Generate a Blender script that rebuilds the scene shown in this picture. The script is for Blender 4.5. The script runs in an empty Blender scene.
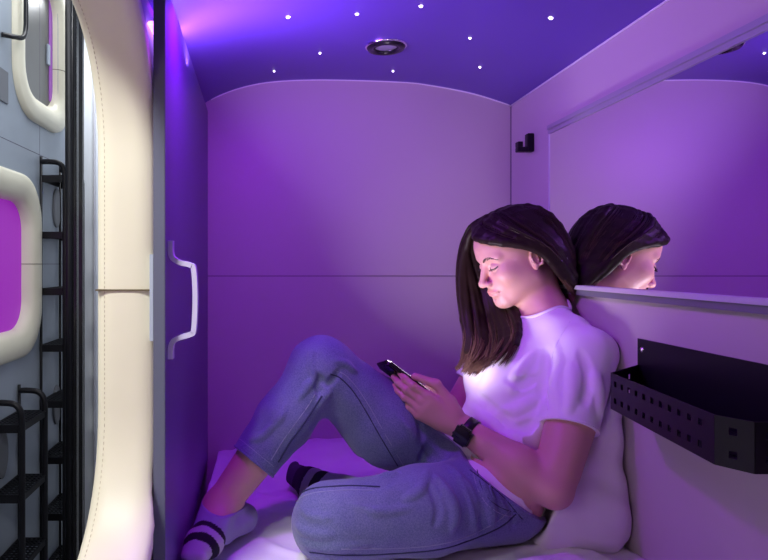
import bpy, bmesh, math, random
import numpy as np
import openvdb
from mathutils import Vector, Matrix

# ---------------------------------------------------------------- camera, world, lights
EYE = 2.25                 # height of the camera over the corridor floor
FPX = 620.0                # focal length in pixels of the 768 wide frame
scene = bpy.context.scene
C = scene.collection
R = math.radians

cam_d = bpy.data.cameras.new('camera')
cam = bpy.data.objects.new('camera', cam_d)
C.objects.link(cam)
cam.location = (0, 0, EYE)
cam.rotation_euler = (R(90), 0, 0)
cam_d.sensor_width = 36.0
cam_d.lens = 36.0 * FPX / 768.0
cam_d.shift_x = (384 - 276) / 768.0
cam_d.shift_y = -(280 - 264) / 768.0
cam_d.clip_start = 0.02
scene.camera = cam

world = bpy.data.worlds.new('world')
scene.world = world
world.use_nodes = True
world.node_tree.nodes['Background'].inputs[0].default_value = (0.55, 0.42, 0.62, 1)
world.node_tree.nodes['Background'].inputs[1].default_value = 0.01

vs = scene.view_settings
vs.view_transform = 'Standard'
vs.look = 'None'
vs.gamma = 1.0
vs.exposure = -0.25
vs.use_curve_mapping = False


def area(name, loc, target, size, power, col, sy=None):
    d = bpy.data.lights.new(name, 'AREA')
    d.energy = power
    d.color = col
    d.size = size
    if sy:
        d.shape = 'RECTANGLE'
        d.size_y = sy
    o = bpy.data.objects.new(name, d)
    o.location = (loc[0], loc[1], loc[2] + EYE)
    v = Vector(target) - Vector(loc)
    o.rotation_euler = v.to_track_quat('-Z', 'Y').to_euler()
    C.objects.link(o)
    return o


# violet cove light above the sliding panel, along the top of the entrance wall
area('cove_light', (-0.2165, 1.34, 0.456), (-0.08, 1.33, 0.58), 0.022, 11.0, (0.52, 0.28, 1.0), 0.45)
area('violet_fill', (-0.11, 1.10, 0.48), (0.02, 1.62, -0.50), 0.06, 3.6, (0.33, 0.003, 1.0), 0.06)  # added violet fill outside the cove, tints the back wall
area('violet_fill_right', (-0.11, 1.09, 0.48), (0.68, 1.35, -0.45), 0.12, 2.1, (0.62, 0.03, 1.0), 0.10)  # second added violet fill, aimed at the right wall and bed
# white light of the corridor: ceiling fittings and a fill lamp
area('corridor_light', (-0.72, 2.6, 1.70), (-0.80, 2.7, -1.5), 0.5, 31, (0.93, 0.96, 1.0), 3.0)
area('far_wall_fill', (-1.15, 4.05, 1.75), (-1.35, 4.6, -1.2), 0.3, 16, (0.93, 0.96, 1.0), 0.3)  # added fill to brighten the white end wall
area('corridor_front', (-0.72, 0.15, 1.10), (-0.45, 0.9, -0.5), 0.3, 36, (0.98, 0.98, 0.96), 0.3)
# soft light entering through the pod entrance and from the open end of the pod, behind the camera
area('entrance_light', (-0.75, 0.10, 0.05), (0.5, 1.6, -0.10), 0.5, 2.5, (1.0, 0.70, 0.72), 0.4)
area('end_light', (0.10, -0.30, 0.20), (0.55, 1.6, -0.20), 0.4, 0.4, (1.0, 0.52, 0.80), 0.4)


# ---------------------------------------------------------------- material helpers
def mat(name, col, rough=0.5, metal=0.0, spec=0.5, noise=None, bump=None, emit=None, sheen=0.0, coat=0.0, attr=None):
    m = bpy.data.materials.new(name)
    m.use_nodes = True
    nt = m.node_tree
    b = nt.nodes['Principled BSDF']
    b.inputs['Base Color'].default_value = (*col, 1)
    b.inputs['Roughness'].default_value = rough
    b.inputs['Metallic'].default_value = metal
    b.inputs['Specular IOR Level'].default_value = spec
    if sheen:
        b.inputs['Sheen Weight'].default_value = sheen
    if coat:
        b.inputs['Coat Weight'].default_value = coat
    tc = nt.nodes.new('ShaderNodeTexCoord')
    src = None
    if attr:
        a = nt.nodes.new('ShaderNodeAttribute')
        a.attribute_name = attr
        src = a.outputs['Color']
        nt.links.new(src, b.inputs['Base Color'])
    if noise:                                   # (scale, amount)
        n = nt.nodes.new('ShaderNodeTexNoise')
        n.inputs['Scale'].default_value = noise[0]
        n.inputs['Detail'].default_value = 6
        nt.links.new(tc.outputs['Object'], n.inputs['Vector'])
        mr = nt.nodes.new('ShaderNodeMapRange')
        mr.inputs['From Min'].default_value = 0.3
        mr.inputs['From Max'].default_value = 0.7
        mr.inputs['To Min'].default_value = 1 - noise[1]
        mr.inputs['To Max'].default_value = 1 + noise[1]
        nt.links.new(n.outputs['Fac'], mr.inputs['Value'])
        mx = nt.nodes.new('ShaderNodeVectorMath')
        mx.operation = 'SCALE'
        if src:
            nt.links.new(src, mx.inputs[0])
        else:
            mx.inputs[0].default_value = col
        nt.links.new(mr.outputs[0], mx.inputs['Scale'])
        nt.links.new(mx.outputs[0], b.inputs['Base Color'])
    if bump:                                    # (scale, strength, distance)
        n = nt.nodes.new('ShaderNodeTexNoise')
        n.inputs['Scale'].default_value = bump[0]
        n.inputs['Detail'].default_value = 4
        nt.links.new(tc.outputs['Object'], n.inputs['Vector'])
        bp = nt.nodes.new('ShaderNodeBump')
        bp.inputs['Strength'].default_value = bump[1]
        bp.inputs['Distance'].default_value = bump[2]
        nt.links.new(n.outputs['Fac'], bp.inputs['Height'])
        nt.links.new(bp.outputs[0], b.inputs['Normal'])
    if emit:
        b.inputs['Emission Color'].default_value = (*emit[0], 1)
        b.inputs['Emission Strength'].default_value = emit[1]
    return m


M = {}
M['wall'] = mat('wall laminate', (0.50, 0.435, 0.465), 0.42, noise=(2.5, 0.02), bump=(300, 0.05, 0.0005))
M['groove'] = mat('groove', (0.10, 0.08, 0.12), 0.8)
M['ceiling'] = mat('starry ceiling film', (0.12, 0.062, 0.40), 0.38, spec=0.5)
M['halo_edge'] = mat('pale edge halo', (0.8, 0.8, 0.85), 0.3)
M['panel'] = mat('sliding panel laminate', (0.11, 0.075, 0.24), 0.35)
M['panel_edge'] = mat('panel edge band', (0.115, 0.125, 0.19), 0.5)
M['handle_white'] = mat('satin pull handle', (0.66, 0.62, 0.85), 0.3)
M['cream'] = mat('cream leatherette', (0.79, 0.755, 0.585), 0.45, noise=(6, 0.03), bump=(420, 0.12, 0.0008))
M['thread'] = mat('thread', (0.55, 0.48, 0.36), 0.8)
M['seam_dark'] = mat('dark seam', (0.12, 0.09, 0.05), 0.9)
M['corr_wall'] = mat('grey corridor panel', (0.34, 0.39, 0.45), 0.5, noise=(3, 0.06))
M['corr_white'] = mat('white corridor wall', (0.78, 0.82, 0.88), 0.4)
M['corr_floor'] = mat('corridor floor', (0.25, 0.25, 0.27), 0.6, noise=(8, 0.1))
M['black_metal'] = mat('black powder coat', (0.006, 0.006, 0.009), 0.45, spec=0.28, bump=(500, 0.08, 0.0005))
M['black_gloss'] = mat('black post', (0.012, 0.012, 0.014), 0.25)
M['dark_blind'] = mat('grey glazing', (0.10, 0.10, 0.095), 0.35, noise=(2, 0.1))
M['violet_glow'] = mat('lit pod interior', (0.3, 0.05, 0.4), 0.5, emit=((0.42, 0.0, 0.60), 0.5))
M['violet_edge_glow'] = mat('painted violet edge glow', (0.3, 0.1, 0.4), 0.5, emit=((0.30, 0.05, 0.5), 0.35))  # emission imitates a glow, not a lamp
M['grey_plate'] = mat('grey plate', (0.16, 0.17, 0.19), 0.5)
M['pale_metal'] = mat('pale aluminium', (0.66, 0.66, 0.72), 0.35, metal=0.3)
M['rail_metal'] = mat('brushed rail', (0.36, 0.36, 0.42), 0.35, metal=0.3)
M['pale_plate'] = mat('pale grey plate', (0.42, 0.48, 0.58), 0.4)
M['chrome'] = mat('chrome', (0.9, 0.9, 0.95), 0.15, metal=1.0)
M['mirror'] = mat('mirror silvering', (0.93, 0.93, 0.95), 0.0, metal=1.0)
M['lens'] = mat('lamp lens', (0.32, 0.30, 0.38), 0.3)
M['star'] = mat('star light', (1, 1, 1), 0.5, emit=((0.92, 0.86, 1.0), 6.0))
M['sheet'] = mat('white cotton sheet', (0.80, 0.78, 0.84), 0.85, bump=(60, 0.25, 0.003), sheen=0.15)
M['pillow'] = mat('white pillow case', (0.82, 0.79, 0.84), 0.85, bump=(40, 0.25, 0.003), sheen=0.15)
M['mattress'] = mat('mattress ticking', (0.7, 0.7, 0.72), 0.9)
M['shirt'] = mat('white cotton jersey', (0.86, 0.84, 0.88), 0.85, bump=(700, 0.12, 0.0006), sheen=0.1)
M['phone'] = mat('phone body', (0.015, 0.015, 0.018), 0.3)
M['screen'] = mat('phone screen', (0.05, 0.05, 0.06), 0.2, emit=((0.97, 0.84, 1.0), 5.0))
M['watch'] = mat('watch rubber', (0.008, 0.008, 0.010), 0.45)
M['watch_glass'] = mat('watch glass', (0.004, 0.004, 0.006), 0.08, coat=0.5)
M['lash'] = mat('lash', (0.012, 0.008, 0.008), 0.6)
M['brow'] = mat('brow', (0.06, 0.035, 0.03), 0.7)
M['hair'] = mat('hair', (0.03, 0.017, 0.013), 0.45, spec=0.15, attr='tint')
M['sock'] = mat('sock knit', (0.3, 0.3, 0.4), 0.95, attr='tint', bump=(900, 0.3, 0.001))
M['skin'] = mat('skin', (0.8, 0.5, 0.4), 0.45, attr='tint', spec=0.4, bump=(500, 0.05, 0.0005))
_b = M['skin'].node_tree.nodes['Principled BSDF']
_b.inputs['Subsurface Weight'].default_value = 0.12
_b.inputs['Subsurface Radius'].default_value = (0.012, 0.005, 0.003)
_b.inputs['Subsurface Scale'].default_value = 0.6


def denim_material():
    m = mat('denim', (0.135, 0.17, 0.31), 0.9, sheen=0.25)
    nt = m.node_tree
    b = nt.nodes['Principled BSDF']
    tc = nt.nodes.new('ShaderNodeTexCoord')
    n1 = nt.nodes.new('ShaderNodeTexNoise')
    n1.inputs['Scale'].default_value = 420
    n1.inputs['Detail'].default_value = 3
    n2 = nt.nodes.new('ShaderNodeTexNoise')
    n2.inputs['Scale'].default_value = 9
    n2.inputs['Detail'].default_value = 5
    nt.links.new(tc.outputs['Object'], n1.inputs['Vector'])
    nt.links.new(tc.outputs['Object'], n2.inputs['Vector'])
    a = nt.nodes.new('ShaderNodeMath')
    a.operation = 'MULTIPLY_ADD'
    a.inputs[1].default_value = 0.65
    nt.links.new(n1.outputs['Fac'], a.inputs[0])
    s = nt.nodes.new('ShaderNodeMath')
    s.operation = 'MULTIPLY'
    s.inputs[1].default_value = 0.45
    nt.links.new(n2.outputs['Fac'], s.inputs[0])
    nt.links.new(s.outputs[0], a.inputs[2])
    cr = nt.nodes.new('ShaderNodeValToRGB')
    cr.color_ramp.elements[0].position = 0.36
    cr.color_ramp.elements[0].color = (0.075, 0.09, 0.225, 1)
    cr.color_ramp.elements[1].position = 0.74
    cr.color_ramp.elements[1].color = (0.20, 0.22, 0.38, 1)
    nt.links.new(a.outputs[0], cr.inputs[0])
    nt.links.new(cr.outputs[0], b.inputs['Base Color'])
    bp = nt.nodes.new('ShaderNodeBump')
    bp.inputs['Strength'].default_value = 0.35
    bp.inputs['Distance'].default_value = 0.0008
    nt.links.new(n1.outputs['Fac'], bp.inputs['Height'])
    nt.links.new(bp.outputs[0], b.inputs['Normal'])
    return m


M['denim'] = denim_material()
M['denim_seam'] = mat('denim seam', (0.03, 0.035, 0.09), 0.9)
M['denim_thread'] = mat('pale stitching', (0.30, 0.31, 0.44), 0.9)

# ---------------------------------------------------------------- object helpers (z is relative to the eye)


def thing(name, label, cat, base, group=None):
    o = bpy.data.objects.new(name, None)
    o.empty_display_size = 0.05
    o.location = (base[0], base[1], base[2] + EYE)
    o['label'] = label
    o['category'] = cat
    if group:
        o['group'] = group
    C.objects.link(o)
    return o


def world_of(o):
    v = Vector(o.location)
    p = o.parent
    while p:
        v += Vector(p.location)
        p = p.parent
    return v


def mesh_obj(name, verts, faces, m, parent=None, smooth=False, col=None, origin=None):
    """one mesh object from eye-relative coordinates"""
    v = np.asarray(verts, dtype=np.float64).reshape(-1, 3).copy()
    v[:, 2] += EYE
    if origin is None:
        if parent is None:
            org = Vector(((v[:, 0].min() + v[:, 0].max()) / 2, (v[:, 1].min() + v[:, 1].max()) / 2, v[:, 2].min()))
            loc = org
        else:
            org = world_of(parent)
            loc = Vector((0, 0, 0))
    v -= np.array(org)
    me = bpy.data.meshes.new(name)
    me.from_pydata(v.tolist(), [], [list(map(int, f)) for f in faces] if not isinstance(faces, np.ndarray) else faces.tolist())
    me.update()
    if smooth:
        me.polygons.foreach_set('use_smooth', np.ones(len(me.polygons), dtype=bool))
    mats = m if isinstance(m, (list, tuple)) else [m]
    for q in mats:
        me.materials.append(q)
    if col is not None:
        ca = me.color_attributes.new('tint', 'FLOAT_COLOR', 'POINT')
        rgba = np.ones((len(me.vertices), 4), dtype=np.float32)
        rgba[:, :3] = col
        ca.data.foreach_set('color', rgba.ravel())
    o = bpy.data.objects.new(name, me)
    o.location = loc
    C.objects.link(o)
    if parent:
        o.parent = parent
    return o


def tag(o, label=None, cat=None, group=None, kind=None):
    if label:
        o['label'] = label
    if cat:
        o['category'] = cat
    if group:
        o['group'] = group
    if kind:
        o['kind'] = kind
    return o


class MB:
    """mesh builder in eye-relative coordinates"""

    def __init__(s):
        s.v = []
        s.f = []

    def add(s, v, f):
        n = len(s.v)
        s.v += [tuple(map(float, p)) for p in v]
        s.f += [[n + i for i in q] for q in f]
        return s

    def box(s, lo, hi, bev=0.0):
        bm = bmesh.new()
        bmesh.ops.create_cube(bm, size=1)
        for v in bm.verts:
            v.co = Vector([(lo[i] + hi[i]) / 2 + v.co[i] * (hi[i] - lo[i]) for i in range(3)])
        if bev:
            bmesh.ops.bevel(bm, geom=bm.edges[:], offset=bev, segments=2, affect='EDGES')
        bm.verts.ensure_lookup_table()
        s.add([v.co for v in bm.verts], [[v.index for v in f.verts] for f in bm.faces])
        bm.free()
        return s

    def tube(s, pts, r, n=10, closed=False, flat=None, cap=True):
        P = [Vector(p) for p in pts]
        L = len(P)
        rr = r if isinstance(r, (list, tuple)) else [r] * L
        prev = None
        rings = []
        for i in range(L):
            if closed:
                t = (P[(i + 1) % L] - P[i - 1]).normalized()
            else:
                t = (P[min(i + 1, L - 1)] - P[max(i - 1, 0)]).normalized()
            if prev is None:
                a = Vector((0, 0, 1)) if abs(t.z) < 0.9 else Vector((1, 0, 0))
                u = t.cross(a).normalized()
            else:
                u = (prev - t * prev.dot(t)).normalized()
            prev = u
            w = t.cross(u)
            rings.append([P[i] + (u * math.cos(2 * math.pi * k / n) + w * math.sin(2 * math.pi * k / n)) * rr[i] for k in range(n)])
        v = [p for q in rings for p in q]
        f = []
        for i in range(L if closed else L - 1):
            j = (i + 1) % L
            for k in range(n):
                f.append([i * n + k, i * n + (k + 1) % n, j * n + (k + 1) % n, j * n + k])
        if cap and not closed:
            f.append(list(range(n))[::-1])
            f.append([(L - 1) * n + k for k in range(n)])
        return s.add(v, f)

    def build(s, name, m, parent=None, smooth=False):
        o = mesh_obj(name, s.v, s.f, m, parent, smooth)
        return o


def fix_normals(o):
    bm = bmesh.new()
    bm.from_mesh(o.data)
    bmesh.ops.recalc_face_normals(bm, faces=bm.faces[:])
    bm.to_mesh(o.data)
    bm.free()
    return o


def auto_smooth(o, ang=35):
    me = o.data
    me.polygons.foreach_set('use_smooth', np.ones(len(me.polygons), dtype=bool))
    bm = bmesh.new()
    bm.from_mesh(me)
    for e in bm.edges:
        if len(e.link_faces) == 2 and e.calc_face_angle(0) > R(ang):
            e.smooth = False
    bm.to_mesh(me)
    bm.free()
    return o


def box_obj(name, lo, hi, m, parent=None, bev=0.0):
    o = MB().box(lo, hi, bev).build(name, m, parent)
    return o


def struct(o):
    o['kind'] = 'structure'
    return o


def spline(pts, n):
    """Catmull-Rom through pts, n samples in total"""
    P = np.array(pts, dtype=float)
    P = np.vstack([2 * P[0] - P[1], P, 2 * P[-1] - P[-2]])
    out = []
    segs = len(P) - 3
    for t in np.linspace(0, segs - 1e-6, n):
        i = int(t)
        u = t - i
        a, b, c, d = P[i], P[i + 1], P[i + 2], P[i + 3]
        out.append(0.5 * ((2 * b) + (-a + c) * u + (2 * a - 5 * b + 4 * c - d) * u * u + (-a + 3 * b - 3 * c + d) * u ** 3))
    return np.array(out)


# ---------------------------------------------------------------- room shell of the pod
XR, XL = 0.723, -0.232          # inner faces of right and left wall
YB = 1.908                      # back wall
ZM = -0.578                     # top of the mattress
Y0 = -0.35                      # open near end of the pod

arch_px = [(-0.26, 0.44), (-0.232, 0.478), (-0.209, 0.5015), (-0.126, 0.537), (-0.018, 0.560), (0.145, 0.567), (0.382, 0.560),
           (0.48, 0.549), (0.60, 0.526), (0.70, 0.4955), (0.723, 0.487), (0.75, 0.475)]
arch = spline([(x, 0, z) for x, z in arch_px], 60)
ax, az = arch[:, 0], arch[:, 2]


def ceil_z(x):
    return float(np.interp(x, ax, az))


# back wall: two laminate panels meeting at a thin dark groove
mb = MB()
xs = np.linspace(-0.26, 0.74, 41)
zs = -0.037
top = [(x, YB, min(ceil_z(x), 0.57) + 0.012) for x in xs]
v = top + [(x, YB, zs + 0.0012) for x in xs]
mb.add(v, [[i, i + 1, 41 + i + 1, 41 + i] for i in range(40)])
mb.box((-0.26, YB, -0.75), (0.74, YB + 0.02, zs - 0.0012))
v = [(x, YB, zs + 0.0012) for x in (-0.26, 0.74)] + [(x, YB + 0.01, zs + 0.0012) for x in (-0.26, 0.74)]
wb = mb.build('wall_back', M['wall'])
struct(wb)
bk = box_obj('groove_backing', (-0.26, YB + 0.004, zs - 0.01), (0.74, YB + 0.012, zs + 0.01), M['groove'])
bk.parent = wb
bk.location = bk.location - wb.location
# outer back
struct(box_obj('trim_1', (-0.27, YB + 0.021, -0.8), (0.76, YB + 0.03, 0.62), M['corr_wall']))

# ceiling vault
n = len(ax)
v = [(ax[i], y, az[i]) for y in (Y0, YB + 0.02) for i in range(n)] + [(ax[i], y, az[i] + 0.02) for y in (Y0, YB + 0.02) for i in range(n)]
f = [[i, i + 1, n + i + 1, n + i] for i in range(n - 1)] + [[2 * n + i, 3 * n + i, 3 * n + i + 1, 2 * n + i + 1] for i in range(n - 1)]
ce = mesh_obj('ceiling', v, f, M['ceiling'], smooth=True)
struct(ce)
# pale tubes imitate the faint light halo where the ceiling film meets the walls
mb = MB()
mb.tube([(x, YB - 0.002, ceil_z(x) - 0.001) for x in np.linspace(-0.2, 0.722, 50)], 0.0022, 6)
mb.tube([(XR - 0.002, y, ceil_z(XR) - 0.001) for y in np.linspace(Y0, YB, 12)], 0.0022, 6)
struct(mb.build('trim_halo', M['halo_edge'], smooth=True))

# right wall
mb = MB()
mb.box((XR, Y0, -0.75), (XR + 0.03, YB + 0.02, 0.50))
struct(mb.build('wall_right', M['wall']))
# corner joint
struct(box_obj('trim_3', (XR - 0.0015, YB - 0.004, ZM), (XR + 0.001, YB + 0.001, 0.487), M['groove']))

# left wall with the rounded entrance
OY0, OY1, OZ0, OZ1, OR = 0.10, 1.045, -0.475, 0.405, 0.235


def rrect(y0, y1, z0, z1, r, n=14, e=2.25):
    pts = []
    for cy, cz, a0 in ((y1 - r, z1 - r, 0), (y0 + r, z1 - r, 90), (y0 + r, z0 + r, 180), (y1 - r, z0 + r, 270)):
        for k in range(n + 1):
            a = R(a0 + 90.0 * k / n)
            c, s = math.cos(a), math.sin(a)
            pts.append((cy + r * math.copysign(abs(c) ** (2 / e), c), cz + r * math.copysign(abs(s) ** (2 / e), s)))
    return pts


def ring_plate(mb, x0, x1, inner, y0, y1, z0, z1):
    """a plate between x0 and x1 with a rounded hole, outer edge a rectangle"""
    N = len(inner)
    cy, cz = sum(p[0] for p in inner) / N, sum(p[1] for p in inner) / N
    outer = []
    for (y, z) in inner:
        dy, dz = y - cy, z - cz
        t = min(((y1 - cy) / dy if dy > 1e-6 else (y0 - cy) / dy if dy < -1e-6 else 1e9),
                ((z1 - cz) / dz if dz > 1e-6 else (z0 - cz) / dz if dz < -1e-6 else 1e9))
        outer.append((cy + dy * t, cz + dz * t))
    # snap nearest points to the rectangle's corners
    for c in ((y0, z0), (y0, z1), (y1, z0), (y1, z1)):
        k = min(range(N), key=lambda i: (outer[i][0] - c[0]) ** 2 + (outer[i][1] - c[1]) ** 2)
        outer[k] = c
    v = [(x0, *p) for p in inner] + [(x0, *p) for p in outer] + [(x1, *p) for p in inner] + [(x1, *p) for p in outer]
    f = []
    for i in range(N):
        j = (i + 1) % N
        f += [[i, j, N + j, N + i], [2 * N + i, 3 * N + i, 3 * N + j, 2 * N + j], [i, 2 * N + i, 2 * N + j, j], [N + i, N + j, 3 * N + j, 3 * N + i]]
    mb.add(v, f)


mb = MB()
ring_plate(mb, -0.290, XL, rrect(OY0 - 0.02, OY1 + 0.02, OZ0 - 0.02, OZ1 + 0.02, OR), Y0, YB + 0.02, -0.75, 0.55)
wl = fix_normals(mb.build('wall_left', M['wall']))
struct(wl)

# padded cream surround of the entrance
ee = thing('entrance_surround', 'cream padded leatherette surround of the rounded pod entrance beside the sliding panel', 'door frame', (-0.26, 0.57, OZ0 - 0.02))


def surround(mb, y0, y1, z0, z1, r, prof, flip=1, skip=None):
    """prof: list of (x, inset) ; inset > 0 goes into the opening"""
    loops = []
    for (x, ins) in prof:
        loops.append([(x, p[0], p[1]) for p in rrect(y0 + ins, y1 - ins, z0 + ins, z1 - ins, r - ins * 0.8)])
    N = len(loops[0])
    v = [p for l in loops for p in l]
    f = []
    for a in range(len(loops) - 1):
        for i in range(N):
            j = (i + 1) % N
            f.append([a * N + i, a * N + j, (a + 1) * N + j, (a + 1) * N + i])
    mb.add(v, f)


prof = []
for t in np.linspace(0, 1, 15):
    x = -0.299 + t * (-0.2045 + 0.299)
    prof.append((x, 0.003 + 0.010 * (1 - (2 * t - 1) ** 4)))
prof = [(-0.298, -0.055), (-0.3015, -0.04), (-0.3025, -0.01)] + prof + [(-0.204, -0.004), (-0.2045, -0.018)]
mb = MB()
surround(mb, OY0, OY1, OZ0, OZ1, OR, prof)
# away from the parked panel the padding swells a little further into the pod
mb.v = [(x + 0.011 * (z < 0) * min(1.0, max(0.0, (x + 0.25) / 0.04)) * min(1.0, max(0.0, (1.016 - y) / 0.03)), y, z) for x, y, z in mb.v]
sp = fix_normals(mb.build('padding', M['cream'], ee, smooth=True))
# horizontal joint across the far jamb with two bulging ends, and a line of stitches near its outer edge
zj = -0.0435
box_obj('joint', (-0.300, OY1 - 0.0155, zj - 0.0013), (-0.206, OY1 - 0.002, zj + 0.0013), M['seam_dark'], ee)
mb = MB()
path = rrect(OY0 + 0.0105, OY1 - 0.0105, OZ0 + 0.0105, OZ1 - 0.0105, OR - 0.008, 40)
acc = 0
dense = []
for i in range(len(path)):
    a, b = np.array(path[i]), np.array(path[(i + 1) % len(path)])
    L = np.linalg.norm(b - a)
    m_ = max(1, int(L / 0.004))
    for k in range(m_):
        dense.append(a + (b - a) * k / m_)
for i in range(0, len(dense) - 1, 2):
    a, b = dense[i], dense[i + 1]
    if np.linalg.norm(a - b) < 0.02:
        mb.tube([(-0.286, a[0], a[1]), (-0.286, b[0], b[1])], 0.0006, 4)
mb.build('stitching', M['thread'], ee)

# sliding panel parked over the far part of the wall
sd = thing('sliding_door', 'dark violet sliding panel with a white pull handle, left of the seated woman', 'door', (-0.196, 1.45, -0.62))
y0_, y1_ = 1.024, 1.895
xi = lambda y: -0.183 - 0.026 * (y - 1.024) / 0.884
TH = 0.0185
mb = MB()
v = []
for (y) in (y0_, y1_):
    for z in (-0.60, 0.468):
        v += [(xi(y), y, z), (xi(y) - TH, y, z)]
f = [[0, 2, 6, 4], [1, 5, 7, 3], [0, 4, 5, 1], [2, 3, 7, 6], [4, 6, 7, 5], [0, 1, 3, 2]]
mb.add(v, f)
fix_normals(mb.build('panel', M['panel'], sd))
box_obj('edge_band', (xi(y0_) - TH - 0.0005, y0_ - 0.004, -0.60), (xi(y0_) + 0.0005, y0_ + 0.0005, 0.468), M['panel_edge'], sd, 0.0008)
box_obj('outer_plate', (xi(y0_) - TH - 0.0068, y0_ - 0.003, -0.127), (xi(y0_) - TH - 0.0007, y0_ + 0.03, 0.016), M['pale_plate'], sd, 0.0005)
# pull handle: flat-faced bar, bent outwards from two fixing feet
hy = 1.062
hx = xi(hy)
pp = spline([(hx + 0.0045, 0, 0.040), (hx + 0.0045, 0, 0.022), (hx + 0.008, 0, 0.010), (hx + 0.020, 0, 0.0025), (hx + 0.038, 0, -0.002), (hx + 0.044, 0, -0.010),
             (hx + 0.0465, 0, -0.060), (hx + 0.044, 0, -0.112), (hx + 0.038, 0, -0.120), (hx + 0.020, 0, -0.1255), (hx + 0.008, 0, -0.133), (hx + 0.0045, 0, -0.146), (hx + 0.0045, 0, -0.162)], 64)
v, f = [], []
for i, p in enumerate(pp):
    t = pp[min(i + 1, 63)] - pp[max(i - 1, 0)]
    t /= np.linalg.norm(t)
    nrm = np.array([-t[2], 0, t[0]])
    w = 0.0042
    d = 0.009
    for (a, b) in ((-w, -d), (w, -d), (w * 1.05, -d * 0.6), (w * 1.05, d * 0.6), (w, d), (-w, d), (-w * 1.05, d * 0.6), (-w * 1.05, -d * 0.6)):
        v.append((p[0] + nrm[0] * a, hy + b, p[2] + nrm[2] * a))
for i in range(63):
    for k in range(8):
        f.append([i * 8 + k, i * 8 + (k + 1) % 8, (i + 1) * 8 + (k + 1) % 8, (i + 1) * 8 + k])
f += [list(range(8)), list(range(63 * 8, 64 * 8))]
hd = auto_smooth(fix_normals(MB().add(v, f).build('handle', M['handle_white'], sd)), 40)
hd['label'] = 'white pull handle'
# base of the pod under the bed
struct(box_obj('floor', (-0.30, Y0, -0.80), (0.76, YB + 0.03, -0.752), M['corr_wall']))

# ---------------------------------------------------------------- corridor
XC = -1.30
struct(box_obj('floor_corridor', (-2.0, -1.0, -2.25), (0.0, 5.0, -2.20), M['corr_floor']))
struct(box_obj('ceiling_corridor', (-1.5, -1.0, 1.9), (-0.3, 5.0, 1.95), M['corr_white']))
mb = MB()
holeA = rrect(2.31, 3.30, -0.40, 0.375, 0.20)      # lower opening
holeB = rrect(3.13, 3.70, 0.86, 1.62, 0.20)
ring_plate(mb, XC - 0.03, XC, holeA, -1.0, 3.92, -2.2, 0.60)
ring_plate(mb, XC - 0.03, XC, holeB, -1.0, 3.92, 0.60, 1.9)
struct(fix_normals(mb.build('wall_corridor', M['corr_wall'])))
# thin joints between the wall panels
mb = MB()
mb.box((XC, -1.0, 0.5985), (XC + 0.0006, 3.92, 0.6015))
mb.box((XC, 3.41, -2.2), (XC + 0.0006, 3.413, 1.9))
mb.box((XC, 3.42, -0.0015), (XC + 0.0006, 3.92, 0.0015))
struct(mb.build('trim_4', M['groove']))
struct(box_obj('wall_far', (-2.0, 4.62, -2.2), (-0.28, 4.66, 1.95), M['corr_white']))
# near face of the neighbouring pod's shell on our side of the corridor
struct(box_obj('wall_side', (-0.30, YB + 0.04, -2.2), (-0.24, 4.62, 1.95), M['corr_white']))

prof2 = [(XC + 0.001, -0.004)]
for t in np.linspace(0, 1, 9):       # outward bulge on the corridor face, then the reveal
    prof2.append((XC + 0.010 + 0.025 * math.sin(math.pi * (0.10 + 0.85 * t)) ** 0.6, 0.115 * t))
prof2 += [(XC + 0.002, 0.128), (XC - 0.015, 0.135), (XC - 0.040, 0.138)]


def far_pod(y0, y1, z0, z1, r, zseam, lab, catl, glass, inner_label):
    t = thing('pod_window', lab, 'pod window', (XC, (y0 + y1) / 2, z0), None)
    mb = MB()
    surround(mb, y0, y1, z0, z1, r, prof2)
    fix_normals(mb.build('padded_frame', M['cream'], t, smooth=True))
    g = rrect(y0 + 0.125, y1 - 0.125, z0 + 0.125, z1 - 0.125, r - 0.10)
    v = [(XC - 0.034, *p) for p in g] + [(XC - 0.042, *p) for p in g]
    N = len(g)
    f = [list(range(N)), list(range(2 * N - 1, N - 1, -1))] + [[i, (i + 1) % N, N + (i + 1) % N, N + i] for i in range(N)]
    fix_normals(MB().add(v, f).build('blind', glass, t))
    pts = [(q[0] + 0.0005, y1 - q[1], zseam) for q in prof2]
    MB().tube(pts, 0.0018, 6).build('frame_joint', M['seam_dark'], t)
    return t


pa = far_pod(2.17, 3.385, -0.47, 0.455, 0.27, 0.0, 'cream padded pod opening glowing magenta inside, at left edge of corridor', 'pod window', M['violet_glow'], None)
pb = far_pod(3.05, 3.83, 0.765, 1.72, 0.27, 1.16, 'upper cream padded pod opening with dark grey blind, at top left', 'pod window', M['dark_blind'], None)
box_obj('edge_glow', (XC - 0.0335, 3.64, 0.96), (XC - 0.030, 3.69, 1.55), M['violet_edge_glow'], pb)  # emissive slab paints the purple glow along the glass edge
box_obj('latch', (XC - 0.033, 3.60, 1.16), (XC - 0.022, 3.635, 1.28), M['pale_plate'], pb, 0.002)

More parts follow.
